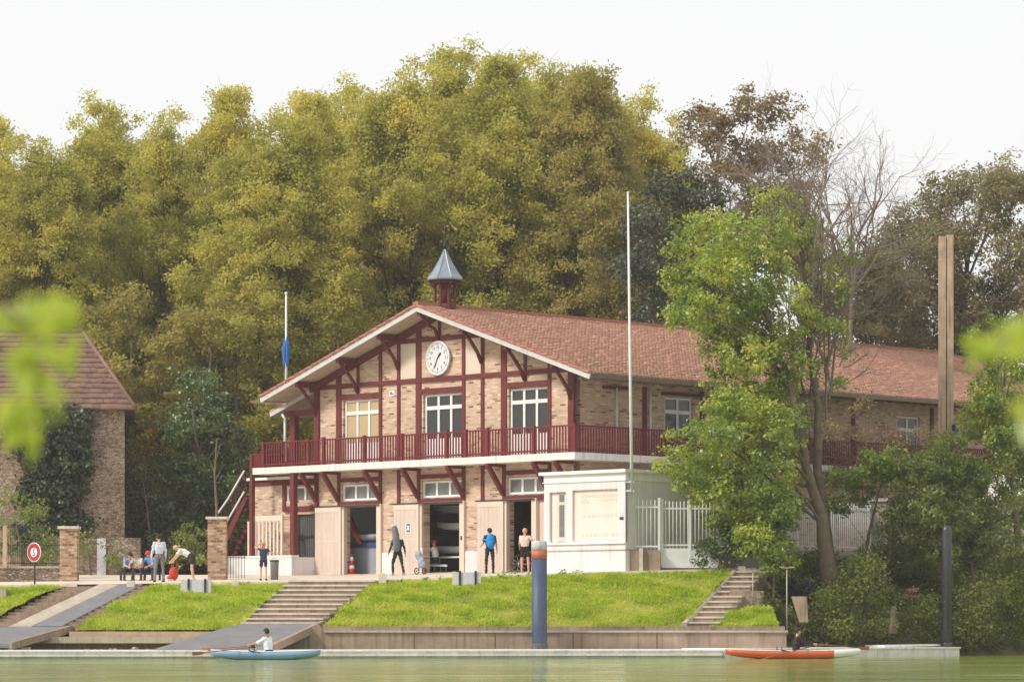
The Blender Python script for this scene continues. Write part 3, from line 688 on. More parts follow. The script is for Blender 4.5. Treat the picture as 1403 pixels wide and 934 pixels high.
for s in (1, -1):
    m = MB(); e = 7.5 + s * (hw + .02)
    m.beam((7.5, -1.27, 13.75), (e, -1.27, 13.75 - .335 * (hw + .02)), .06, .22, (0, 0, 1)); m.build('bargeboard', M['barge'], roof)
    m = MB(); n = 26
    for i in range(n):
        f0, f1 = i / n, (i + 1.08) / n
        m.beam((7.5 + s * hw * f0, -1.25, 13.89 - .335 * hw * f0), (7.5 + s * hw * f1, -1.25, 13.915 - .335 * hw * f1), .2, .10)
    m.build('verge_tiles', M['ridge'], roof)
    m = MB(); x = 7.5 + s * (hw + .02); m.beam((x, -1.2, zb + .05), (x, 40.5, zb + .05), .05, .16)
    for i in range(90): m.box(x - .9, x - .03, -1.0 + i * .46, -.92 + i * .46, zb - .04, zb + .05)
    m.build('eaves_board', M['eaves'], roof)
# lower roof over the left side gallery
m = MB(); m.prism([(-3.1, .2, 9.98), (0, .2, 11.0), (0, .2, 11.12), (-3.1, .2, 10.1)], (0, 12, 0)); lr = m.build('gallery_roof', M['soffit'], house)
m = MB(); m.beam((-3.12, .17, 10.03), (0, .17, 11.05), .05, .17); m.build('bargeboard', M['barge'], lr)
m = MB(); m.prism([(-3.15, .16, 10.13), (0, .16, 11.15), (0, .16, 11.2), (-3.15, .16, 10.22)], (0, 12, 0)); m.build('tiles', M['tile'], lr)
m = MB(); m.box(-1.62, -1.32, -.05, .2, 7.72, 10.1); m.build('gallery_post', M['timber'], house)
m = MB(); m.box(-1.98, 0, -.05, .12, 9.9, 10.14); m.build('gallery_beam', M['timber'], house)
m = MB(); m.tube([(-1.95, -.02, 8.0), (-1.95, -.02, 9.8), (-2.2, .05, 10.0)], .06, 8); m.build('downpipe', M['white'], house)
# brackets under the roof
for x in (.1, 2.63, 5.1, 7.5, 9.95, 12.36, 14.9):
    z = roofz(x) - .13; zl = z - (1.25 if x != 7.5 else 1.0)
    m = MB(); m.beam((x, .0, z), (x, -1.18, z), .16, .2); b = m.build('roof_bracket', M['timber'], house)
    m = MB(); m.tube([(x, -.06, zl), (x, -.28, zl + .42), (x, -.62, z - .45), (x, -1.02, z - .05)], .075, 6); m.build('strut', M['timber'], b)
# balcony
m = MB(); m.box(-3.0, 16.0, -1.0, -.0, 7.45, 7.72); m.box(-3.0, -.001, .001, 1.5, 7.45, 7.72); m.box(15.001, 16.0, .001, 31, 7.45, 7.72); m.build('balcony_slab', M['slab'], house)
m = MB(); m.box(-4.3, 0.02, -.16, .3, 7.25, 7.36); m.build('string_course', M['white'], house)
def railing(m, p0, p1, zb_, zt, step=.158, bw=.066, seed=1):
    p0, p1 = Vector(p0), Vector(p1); d = p1 - p0; Ln = d.length; n = int(Ln / step); r = random.Random(seed)
    up = Vector((0, 0, 1)); u = d.normalized()
    m.beam(p0 + up * zt, p1 + up * zt, .08, .06); m.beam(p0 + up * (zb_ + .10), p1 + up * (zb_ + .10), .06, .06)
    for i in range(n + 1):
        q = p0 + d * (i / n); m.beam(q + up * zb_ , q + up * (zt - .03), bw, .03, u.cross(up))
m = MB(); railing(m, (-2.2, -.95, 0), (15.95, -.95, 0), 7.74, 8.75); railing(m, (15.95, -.95, 0), (15.95, 30.9, 0), 7.74, 8.75, .15, .07)
rl = m.build('railing', M['rail'], house)
m = MB(); railing(m, (-3.0, -.95, 0), (-2.3, -.95, 0), 7.55, 8.3, .08); railing(m, (-3.0, -.95, 0), (-3.0, 1.4, 0), 7.55, 8.3, .08)
m.build('stair_railing', M['rail'], house)
for x in (-2.25, .6, 1.55, 4.05, 6.3, 8.9, 9.98, 11.2, 13.75, 15.95):
    m = MB(); m.box(x - .07, x + .07, -1.01, -.89, 7.73, 8.83); m.build('baluster_post', M['rail'], rl)
for y in (2.2, 4.6, 7, 10, 13, 16, 19, 22, 25, 28, 31):
    m = MB(); m.box(15.88, 16.02, y - .07, y + .07, 7.73, 8.83); m.build('baluster_post', M['rail'], rl)
m = MB(); m.box(-3.08, -2.92, -1.02, -.86, 3.9, 8.33); m.build('corner_post', M['timber'], house)
for x in (.1, 1.45, 4.0, 6.28, 8.9, 11.18, 13.7, 14.9):
    m = MB(); m.beam((x, -.04, 6.25), (x, -.93, 7.40), .15, .17); m.box(x - .07, x + .07, -.98, 0, 7.34, 7.448); m.build('balcony_bracket', M['timber'], house)
# windows
def window(x0, x1, z0, z1, n, gl, trans=None, panel=None, y=.1, side=False):
    fr = MB(); g_ = MB(); fw = .085
    T = (lambda a, b, c, d, e, f: (a, b, c, d, e, f)) if not side else (lambda a, b, c, d, e, f: (15 - d, 15 - c, a, b, e, f))
    fr.box(*T(x0, x1, y, y + .08, z1 - fw, z1)); fr.box(*T(x0, x1, y, y + .08, z0, z0 + fw))
    for i in range(n + 1):
        a = x0 + (x1 - x0 - fw) * i / n; ww = fw * (1.35 if 0 < i < n else 1); a -= (ww - fw) / 2
        fr.box(*T(a, a + ww, y - .004, y + .084, z0 + fw, z1 - fw))
    if trans: fr.box(*T(x0 + fw, x1 - fw, y - .01, y + .09, trans - .075, trans + .075))
    o = fr.build('window', M['white'], house)
    g_.box(*T(x0 + .02, x1 - .02, y + .04, y + .05, z0 + .02, z1 - .02)); g_.build('pane', M[gl], o)
    if panel:
        p = MB(); p.box(*T(x0 + .03, x1 - .03, y + .02, y + .07, z0 + .02, panel)); p.build('lower_panel', M['white'], o)
    return o
for i, (a, b) in enumerate(BAYS):
    window(a + .27, b - .07, 7.73, 10.40, 3, 'blind' if i == 0 else 'glass', 9.86, 8.62)
    window(a + .19, b - .07, 6.24, 6.91, 3, 'glass2', y=.06)
for k, (a, b, c, d) in enumerate(sh): window(a + .03, b - .03, c + .02, d - .02, 2 if b - a > 1.3 else 1, 'glass', d - .6, side=True, y=.08)
for i in (1, 2):       # curtain edges inside the dark windows
    a, b = BAYS[i]; m = MB(); m.box(a + .4, a + .62, .30, .33, 8.6, 10.3); m.build('curtain', M['laurel'] if 0 else M['inwall'], house)
for y in (2.35, 4.3): m = MB(); m.tube([(15.06, y, 7.8), (15.06, y, 10.4)], .05, 8); m.build('downpipe', M['white'], house)
m = MB(); m.box(15.0, 15.08, 1.6, 3.1, 10.32, 10.44); m.box(15.0, 15.08, 5.0, 7.2, 10.24, 10.36); m.build('lintel', M['timber'], house)
for y in (4.0, 7.4, 11., 17., 22.4, 26.5):
    m = MB(); m.box(14.98, 15.07, y - .1, y + .1, 7.72, 10.5); m.build('timber_post', M['timber'], house)
m = MB(); m.box(4.55, 4.85, -.03, 0, 10.45, 10.68); pl = m.build('plaque', M['signwhite'], house)
m = MB(); m.box(4.60, 4.70, -.036, -.031, 10.50, 10.62); m.box(4.73, 4.80, -.036, -.031, 10.50, 10.57); m.build('emblem', M['ink'], pl)
# sliding doors, jambs, plinths
for k, (lx0, lx1, ox0, ox1) in enumerate(((.12, 1.72, 1.75, 3.85), (4.95, 6.42, 6.55, 8.75), (9.82, 11.28, 11.38, 12.8))):
    m = MB(); m.box(lx0, lx1, -.16, -.08, 3.17, 6.0); d = m.build('sliding_door', M['leafdoor'], house)
    m = MB(); m.box(lx0, lx1, -.175, -.155, 5.78, 6.0); m.box(lx0, lx1, -.168, -.158, 4.55, 4.59); m.box(lx1 - .1, lx1, -.172, -.158, 3.17, 5.78)
    for q in range(1, 6): xq = lx0 + (lx1 - lx0 - .1) * q / 6; m.box(xq - .05, xq + .05 - .012 - .09, -.166, -.158, 3.3, 5.78)
    m.build('battens', M['offwhite'], d)
    m = MB(); m.box(lx1 + .0, lx1 + .12, -.1, .1, 3.17, 6.02); m.box(ox1, ox1 + .26, -.12, .06, 3.17, 6.0); m.box(ox0 - .05, ox1 + .26, -.11, .05, 6.0, 6.06); m.build('door_frame', M['offwhite'], house)
    m = MB(); m.box(lx0 - .1, ox1 + .2, -.2, -.14, 6.0, 6.05); m.build('sliding_rail', M['iron'], d)
    if k == 1: m = MB(); m.box(ox1 + .08, ox1 + .16, -.135, -.12, 4.5, 4.66); m.build('lock', M['iron'], d)
m = MB(); m.box(12.98, 13.62, .04, .12, 3.2, 5.98); m.build('door_leaf', M['leafdoor'], house)
m = MB(); m.box(5.68, 5.98, -.178, -.161, 4.83, 5.24); pl = m.build('notice', M['signwhite'], house)
m = MB()
for z in (4.87, 5.13): m.box(5.72, 5.94, -.184, -.179, z, z + .08)
for x in (5.72, 5.88): m.box(x, x + .06, -.184, -.179, 4.98, 5.11)
m.build('printed_frame', M['ink'], pl)
for a, b in ((4.13, 4.93), (9.03, 9.8), (13.7, 14.95)):
    m = MB(); m.box(a, b, -.07, .0, 2.6, 4.05); m.build('plinth', M['render'], house)
m = MB(); m.box(-4.4, 15.1, -.5, 0.0, 2.4, 3.17); m.build('threshold', M['concrete'], house)
# annexe under the left end of the balcony
m = MB(); wall_holes(m, -4.1, 0, 2.6, 7.25, [(-1.9, -.12, 6.35, 6.95), (-1.25, -.12, 3.95, 5.75)], .0, .25); m.box(-4.1, -4.0, .26, 4, 2.6, 7.25); m.build('annexe_wall', M['brick'], house)
for x, w_ in ((-4.12, .26), (-2.0, .2)): post(x, 3.9 if x < -3 else 5.9, 7.25, w_)
m = MB(); m.box(-.57, -.34, -.95, -.72, 3.9, 7.45); m.build('timber_post', M['timber'], house)
beam(-4.0, 0, 7.12, .22); beam(-1.9, 0, 6.7 + .36, .14); beam(-2.0, 0, 5.98, .22)
window(-1.88, -.14, 6.2, 6.93, 3, 'glass2', y=.05)
m = MB(); m.box(-1.23, -.14, .15, .17, 3.97, 5.73); g_ = m.build('barred_window', M['glass2'], house)
m = MB()
for i in range(10): m.tube([(-1.2 + i * .115, .08, 3.96), (-1.2 + i * .115, .08, 5.74)], .016, 5)
m.box(-1.24, -.13, .06, .1, 4.8, 4.86); m.build('bars', M['iron'], g_)
m = MB(); m.box(-4.6, -.2, -1.45, -1.1, 2.4, 3.92); m.box(-.2, .1, -1.45, -.0, 2.4, 3.92); m.build('forecourt_wall', M['render'], house)
m = MB(); m.box(-4.65, .13, -1.48, -1.06, 3.92, 4.0); m.build('wall_coping', M['white'], house)
gt = thing('slatted_gate', 'cream slatted panel standing on the white wall beside the barred window', 'gate', BW(-2.2, -.85, 3.95), R(-45))
m = MB(); m.box(-.75, 1.05, -.03, .03, 1.52, 1.75); m.box(.95, 1.07, -.04, .04, 0, 1.75); m.build('top_rail', M['offwhite'], gt)
m = MB()
for i in range(9): x = -1.15 + i * .235; m.beam((x, .0, 0), (x, 0, 1.54), .11, .035, (0, 1, 0))
m.build('slats', M['offwhite'], gt)
# outside stair on the left, with white handrails
st = thing('outdoor_staircase', 'dark red outdoor staircase with pale handrails between the brick pillar and the annexe', 'staircase', BW(-4.6, .2, 3), R(-45))
m = MB(); m.beam((-2.6, 0, .2), (-.15, 0, 3.6), .08, .3); m.beam((-2.6, .9, .2), (-.15, .9, 3.6), .08, .3)
for i in range(15): f = i / 15; m.box(-2.62 + 2.45 * f, -2.34 + 2.45 * f, .04, .86, .2 + 3.4 * f, .25 + 3.4 * f)
m.build('flight', M['timber'], st)
for dz in (.25, 1.15):
    m = MB(); m.tube([(-2.6, -.1, .9 + dz), (-1.9, -.12, 1.75 + dz), (-1.2, -.1, 2.4 + dz), (-.15, -.1, 3.55 + dz)], .045, 6); m.build('handrail', M['white'], st)
m = MB()
for i in range(12): f = i / 11; m.tube([(-2.6 + 2.4 * f, 0, .3 + 3.35 * f), (-2.6 + 2.4 * f, 0, 1.9 + 3.3 * f)], .018, 5)
m.build('balusters', M['rail'], st)
# cupola on the ridge
cp = MB(); Xc, Yc_ = 7.5, .28
for i in range(8):
    a = math.pi / 8 + i * math.pi / 4; cp.beam((Xc + .42 * math.cos(a), Yc_ + .42 * math.sin(a), 13.8), (Xc + .42 * math.cos(a), Yc_ + .42 * math.sin(a), 15.05), .075, .075)
    a2 = a + math.pi / 4
    cp.beam((Xc + .42 * math.cos(a), Yc_ + .42 * math.sin(a), 14.9), (Xc + .42 * math.cos(a2), Yc_ + .42 * math.sin(a2), 14.9), .08, .12)
    cp.beam((Xc + .42 * math.cos(a), Yc_ + .42 * math.sin(a), 14.6), (Xc + .72 * math.cos(a), Yc_ + .72 * math.sin(a), 15.02), .06, .06)
cp.lathe([(.46, 13.75), (.46, 14.02)], (Xc, Yc_, 0), 8, smooth=False)
cp.lathe([(.2, 14.02), (.2, 14.98)], (Xc, Yc_, 0), 8, smooth=False); cp.lathe([(.5, 14.84), (.62, 14.96)], (Xc, Yc_, 0), 8, smooth=False)
cup = cp.build('cupola', M['timber'], house)
m = MB(); pr = [(.76, 14.98), (.77, 15.03), (.59, 15.23), (.38, 15.56), (.18, 15.92), (.03, 16.22)]
vs, fs = [], []
for r_, z in pr:
    for i in range(8): a = math.pi / 8 + i * math.pi / 4; vs.append((Xc + r_ * math.cos(a), Yc_ + r_ * math.sin(a), z))
for j in range(len(pr) - 1):
    for i in range(8): fs.append((j*8+i, j*8+(i+1) % 8, j*8+8+(i+1) % 8, j*8+8+i))
fs.append(tuple(range(8))[::-1]); m.add(vs, fs)
for i in range(8):
    a = math.pi / 8 + i * math.pi / 4; m.tube([(Xc + r_ * math.cos(a), Yc_ + r_ * math.sin(a), z + .01) for r_, z in pr[1:]], .022, 5)
m.build('cupola_roof', M['zinc'], cup)
m = MB(); m.lathe([(.05, 16.25), (.09, 16.42), (.04, 16.55), (.03, 16.75), (.07, 16.85), (.02, 16.95), (.015, 17.35)], (Xc, Yc_, 0), 8); m.beam((Xc - .2, Yc_, 17.12), (Xc + .2, Yc_, 17.12), .02, .03); m.build('finial', M['iron'], cup)
# clock
ck = thing('wall_clock', 'large round white clock with black hands high on the gable', 'clock', BW(7.52, -.02, 11.83), R(-45))
m = MB(); 
def disc(m, r, y0, y1, n=40, mi=0):
    p = [(r * math.cos(2*math.pi*i/n), y0, r * math.sin(2*math.pi*i/n)) for i in range(n)]; m.prism(p, (0, y1 - y0, 0), mi)
disc(m, .655, -.12, .0); m.build('dial', M['clockface'], ck)
m = MB(); m.tube([(.665 * math.cos(a), -.115, .665 * math.sin(a)) for a in [2*math.pi*i/40 for i in range(41)]], .035, 6, caps=False); m.build('bezel', M['white'], ck)
m = MB()
for i in range(60):
    a = 2 * math.pi * i / 60; r1 = .56 if i % 5 else .54; m.beam((r1 * math.sin(a), -.123, r1 * math.cos(a)), (.60 * math.sin(a), -.123, .60 * math.cos(a)), .012 if i % 5 else .03, .004, (0, 1, 0))
m.build('minute_track', M['black'], ck)
m = MB()
for i in range(1, 13):
    a = 2 * math.pi * i / 12; vs, fs = text_mesh(str(i), .17, .002); m.add([(v.x + .44 * math.sin(a), -.124 - v.z, v.y + .44 * math.cos(a)) for v in vs], fs)
m.build('numerals', M['black'], ck)
def hand(name, ang, L_, w_, tail):
    m = MB(); a = R(ang); d = Vector((math.sin(a), 0, math.cos(a))); p = Vector((math.cos(a), 0, -math.sin(a))); y = Vector((0, -.135, 0))
    m.prism([y - d * tail - p * w_ * .4, y - p * w_ * .5, y + d * L_ * .7 - p * w_, y + d * L_, y + d * L_ * .7 + p * w_, y + p * w_ * .5, y - d * tail + p * w_ * .4], (0, .008, 0)); m.build(name, M['black'], ck)
hand('hour_hand', 42, .30, .055, .06); hand('minute_hand', 206, .46, .03, .08)
# roof flag pole with a furled blue flag
fp = thing('flagpole', 'short white flagpole with a furled blue flag behind the left roof slope', 'flagpole', (WX(392, 141), 141, 10))
m = MB(); m.tube([(0, 0, 0), (0, 0, WZ(403, 141) - 10)], [.06, .04], 8); m.ball((0, 0, WZ(402, 141) - 10), .07, 8); m.build('pole', M['steel'], fp)
z0, z1 = WZ(508, 141) - 10, WZ(458, 141) - 10; rf_ = random.Random(4)
m = MB()
for i in range(7):       # cloth hanging in loose folds
    x0_ = -.17 + .045 * i; k = .5 + .5 * math.sin(i * 1.9) ** 2; zt, zl = z1 - .12 * abs(i - 4), z0 + .10 * k + .02 * i
    pts = [(x0_ * (1 - .5 * q) + .03 * math.sin(3 * q + i), .05 * math.sin(i * 2.1 + q * 2), zt + (zl - zt) * q) for q in [t_ / 6 for t_ in range(7)]]
    m.tube(pts, [.02, .05, .06, .055, .06, .045, .015], 7)
m.build('furled_flag', M['blue'], fp)

# ------------------------------------------------------------------ white annexe in front of the right corner
KC = Vector((WX(857, 121), 121, 0))
ks = thing('white_annexe', 'low flat roofed white annexe with a faded lettered panel in front of the right corner', 'building', KC, R(-45))
m = MB(); m.box(-4.2, 0, 0, 9.5, 2.6, 4.18); m.build('base_wall', M['render'], ks)
m = MB(); m.box(-4.24, .03, -.035, 9.52, 3.88, 3.91); m.build('string_course', M['concrete'], ks)
m = MB(); wall_holes(m, -4.2, -.003, 4.18, 6.48, [(-3.92, -3.05, 4.22, 6.1), (-2.72, -.40, 4.24, 6.14)], .0, .16); m.box(-.16, 0, .161, 9.5, 4.18, 6.48); m.box(-4.2, -4.04, .161, 9.5, 4.18, 6.48); m.build('upper_wall', M['render'], ks)
m = MB(); m.box(-4.21, .012, -.012, 9.51, 6.48, 6.74); m.box(-4.36, .12, -.14, 9.62, 6.74, 6.86); m.box(-4.25, .03, -.04, 9.53, 6.44, 6.48); m.build('cornice', M['white'], ks)
m = MB(); m.box(-4.28, .04, -.07, .02, 4.12, 4.2); m.build('sill', M['white'], ks)
m = MB(); m.box(-2.72, -.40, .10, .14, 4.25, 6.13); pn = m.build('lettered_panel', M['panel'], ks)
def letters(txt, x0, x1, z, size, parent, name='lettering'):
    vs, fs = text_mesh(txt, size, .002, 'LEFT', 1.); w_ = max(v.x for v in vs); k = (x1 - x0) / w_
    m = MB(); m.add([(x0 + v.x * k, .097 - v.z, z + v.y) for v in vs], fs); m.build(name, M['faded'], parent)
letters("STAMU CLEGARN", -2.32, -.5, 5.9, .16, pn); letters("ACU", -2.36, -1.95, 5.70, .17, pn); letters("IOUTN", -1.35, -.52, 5.73, .15, pn)
letters("C A B L I U D A S", -2.25, -.52, 5.16, .15, pn); letters("L N E N S   S U B S", -2.28, -.5, 4.44, .17, pn)
m = MB(); m.box(-3.62, -3.08, .11, .15, 4.24, 6.08); wn = m.build('narrow_window', M['offwhite'], ks)
for z0, z1 in ((4.42, 5.62), (5.74, 6.0)):
    m = MB(); m.box(-3.5, -3.24, .10, .112, z0, z1); m.build('pane', M['glass2'], wn)
m = MB(); m.box(-3.9, -3.63, .12, .15, 4.23, 6.09); m.build('reveal', M['panel'], ks)
m = MB(); m.box(-.28, -.10, -.02, 0, 5.0, 5.1); m.build('plaque', M['iron'], ks)
fl = thing('flagpole', 'tall bare white flagpole rising beside the white annexe above the roofs', 'flagpole', (KC.x + .22, 121.05, 6.0))
m = MB(); m.tube([(.02, 0, 0), (-.05, 0, 5), (-.13, 0, WZ(265, 121) - 6.0)], [.062, .055, .036], 10); m.ball((-.13, 0, WZ(264, 121) - 6.0), .05, 8); m.build('pole', M['steel'], fl)
m = MB(); m.box(-.2, .1, -.04, .04, .35, .42); m.box(-.2, .1, -.04, .04, .02, .09); m.build('wall_clamp', M['steel'], fl)

# ------------------------------------------------------------------ white fence and gate
def fence(name, label, cat, p0, p1, z0, z1, step, posts, solid=0., bar=.022):
    p0, p1 = Vector(p0), Vector(p1); d = p1 - p0; t = thing(name, label, cat, p0); u = Vector((0, 0, 1))
    for zr in (z1 - .28, z0 + .12): m = MB(t.location); m.beam(p0 + u * zr, p1 + u * zr, .04, .06); m.build('rail', M['fence'], t)
    m = MB(t.location); n = max(1, int(d.length / step))
    for i in range(n + 1):
        q = p0 + d * (i / n); m.tube([q + u * z0, q + u * (z1 - .04), q + u * z1], [bar, bar, .004], 6)
    m.build('bars', M['fence'], t)
    for f in posts:
        m = MB(t.location); q = p0 + d * f; m.beam(q + u * (z0 - .65), q + u * (z1 + .06), .09, .09); m.build('post', M['fence'], t)
    if solid:
        m = MB(t.location); m.beam(p0 + u * (z0 - solid / 2) + Vector((0, -.02, 0)), p1 + u * (z0 - solid / 2) + Vector((0, -.02, 0)), .03, solid); m.build('solid_panel', M['fence'], t)
    return t
fx = lambda u, Y: (WX(u, Y), Y, 0)
fence('metal_fence', 'short run of white bar fence on a stone plinth beside the white annexe', 'fence', fx(864, 121.4), fx(903, 121.4), 3.9, 5.75, .14, (0, 1.))
fence('metal_gate', 'white double gate of bars over solid lower panels', 'gate', fx(907, 121.5), fx(983, 121.6), 3.95, 5.7, .135, (0, .5, 1.), .72)
fence('metal_fence', 'long white bar fence running behind the trunks of the big green tree', 'fence', fx(990, 121.8), fx(1192, 129), 4.0, 5.85, .135, (0, .25, .5, .75, 1.), .0)
t = thing('plinth_wall', 'stained stone plinth under the short fence', 'wall', (WX(880, 121.3), 121.3, 3))
m = MB(t.location); m.box(WX(858, 121.3), WX(904, 121.3), 121.15, 121.5, 2.6, 3.88); m.box(WX(985, 121.5), WX(1010, 121.5), 121.3, 121.7, 2.6, 3.9); m.build('stonework', M['quay'], t)
m = MB(t.location); m.box(WX(876, 121), WX(881, 121), 121.0, 121.15, 2.6, 3.95); m.build('buttress', M['step'], t)
t = thing('plinth_wall', 'pale plinth wall under the long fence behind the tree', 'wall', (10, 125, 3))
m = MB(t.location); a, b = Vector(fx(1012, 122.3)), Vector(fx(1195, 129.3)); m.beam(a + UP * 3.2, b + UP * 3.2, .3, 1.5); m.build('stonework', M['concrete'], t)
t = thing('gate_pier', 'pale stone pier at the far end of the white fence', 'pier', (WX(1203, 129.3), 129.3, 3))
m = MB(); m.box(-.3, .3, -.3, .3, -.5, 2.95); m.build('shaft', M['concrete'], t); m = MB(); m.box(-.36, .36, -.36, .36, 2.95, 3.08); m.build('cap', M['kerb'], t)

# ------------------------------------------------------------------ stone house at the left edge
hs_ = thing('stone_house', 'old rubble stone house with a brown tiled hipped roof at the left edge', 'building', (-16.75, 142, 3), R(6.8))
m = MB(hs_.location); m.box(-40, -16.75, 142, 152, 2.5, 10.5); m.build('walls', M['rubble'], hs_)
m = MB(hs_.location); e, y0, y1, xr = 10.38, 141.55, 152.45, -16.3
ap = [(-40.4, 147, 14.1), (-18.6, 147, 14.1)]
m.add([(-40.4, y0, e), (xr, y0, e), (xr, y1, e), (-40.4, y1, e), *ap], [(3, 2, 1, 0), (0, 1, 5, 4), (1, 2, 5), (2, 3, 4, 5), (3, 0, 4)]); rf = m.build('roof', M['tile_old'], hs_)
sl = math.hypot(5.45, 3.72); nb2 = 15; na2 = 80; rl_ = 24.1
rfo = hs_.location
tile_field('tiles', (tuple(Vector((-40.4, 147, 14.1)) - rfo), (rl_ / na2, 0, 0), (0, -5.45 / nb2, -3.72 / nb2), (0, -3.72 / sl, 5.45 / sl)), na2, nb2,
           lambda a, b: -40.4 + a * rl_ / na2 < -18.6 + 2.3 * b / nb2, M['tile_old'], rf, .08, .004, 3, .97)
m = MB(hs_.location); m.tube([(-18.6, 147, 14.15), (xr, y0, e + .1)], .09, 6); m.tube([(-40, 147, 14.18), (-18.6, 147, 14.18)], .12, 6); m.build('hip_tiles', M['tile_old'], rf)
m = MB(hs_.location); m.box(-22.2, -21.2, 141.93, 142.05, 3, 5.2); m.build('door', M['oldwood'], hs_)
t = thing('boundary_wall', 'rubble garden wall with a pale blocked doorway below the stone house', 'wall', (-17.5, 138, 3))
m = MB(t.location); m.box(-19.2, -15.6, 137.8, 138.2, 2.5, 4.75); m.build('stonework', M['rubble2'], t)
m = MB(t.location); m.box(WX(134, 138), WX(146, 138), 137.74, 137.82, 2.9, 4.72); m.build('door', M['board'], t)
t = thing('garden_wall', 'low rubble wall topped by a dark mesh fence at the left edge', 'wall', (-19, 127, 2.6))
xa, xb = -23, WX(84, 127)
m = MB(t.location); m.box(xa, xb, 126.85, 127.2, 2.2, 3.30); m.build('stonework', M['rubble2'], t)
m = MB(t.location); m.box(xa, xb, 126.8, 127.25, 3.30, 3.38); m.build('coping', M['concrete'], t)
m = MB(t.location)
for i in range(60): x = xb - .08 - i * .07; m.tube([(x, 127, 3.38), (x, 127, 5.0)], .008, 4)
for z in (3.5, 4.2, 4.9): m.beam((xa, 127, z), (xb, 127, z), .02, .03)
m.build('mesh_fence', M['iron'], t)
m = MB(t.location); m.box(WX(4, 126.6), WX(9, 126.6), 126.6, 126.8, 3.3, 4.95); m.build('post', M['oldwood'], t)
def pillar(label, u, Y, w_, z0, z1):
    t = thing('brick_pillar', label, 'pillar', (WX(u, Y), Y, z0), group='brick gate pillars')
    m = MB(); m.box(-w_/2, w_/2, -w_/2, w_/2, -.3, z1 - z0); m.build('shaft', M['pillar'], t)
    m = MB(); m.box(-w_/2 - .07, w_/2 + .07, -w_/2 - .07, w_/2 + .07, z1 - z0, z1 - z0 + .10); m.build('cap', M['step'], t)
pillar('brick gate pillar at the end of the low garden wall, behind the round sign', 95, 127, .66, 2.65, 4.82)
pillar('brick gate pillar with a pale cap just left of the red staircase', 298, 127.5, .70, 2.8, 5.2)
t = thing('iron_gate', 'low black iron gate between the brick pillar and the white forecourt wall', 'gate', (WX(320, 131), 131, 2.9))
m = MB(); 
for i in range(9): m.tube([(-.45 + i * .11, 0, 0), (-.45 + i * .11, 0, 1.0)], .012, 5)
for z in (.08, .9): m.beam((-.5, 0, z), (.5, 0, z), .03, .03)
m.build('bars', M['iron'], t)
# right edge: pale outbuilding glimpsed through the leaves
t = thing('outbuilding', 'pale outbuilding glimpsed between the bushes at the right edge', 'building', (WX(1385, 134), 134, 3))
m = MB(); m.box(-1.0, 2.5, 0, 3, 0, 3.2); m.build('walls', M['concrete'], t); m = MB(); m.box(-1.1, 2.6, -.1, 3.1, 3.2, 3.32); m.build('roof_slab', M['white'], t)
m = MB(); m.box(-.7, -.2, -.03, .02, 1.9, 2.6); m.box(.6, .9, -.03, .02, 2.1, 2.4); m.build('opening', M['glass'], t)
m = MB(); m.box(-.55, 2.0, .5, 2.6, 3.33, 4.1); m.build('parapet', M['white'], t)
t = thing('white_cabinet', 'tall white cabinet standing on the pale outbuilding at the right edge', 'cabinet', (WX(1371, 136), 136, 6.4))
m = MB(); m.box(-.22, .22, -.2, .2, .75, 1.95); m.build('case', M['signwhite'], t); m = MB(); m.box(-.2, -.02, -.22, -.2, .85, 1.85); m.build('door', M['board'], t)
m = MB(); m.box(-.18, .18, -.15, .15, .6, .75); m.build('foot', M['iron'], t)

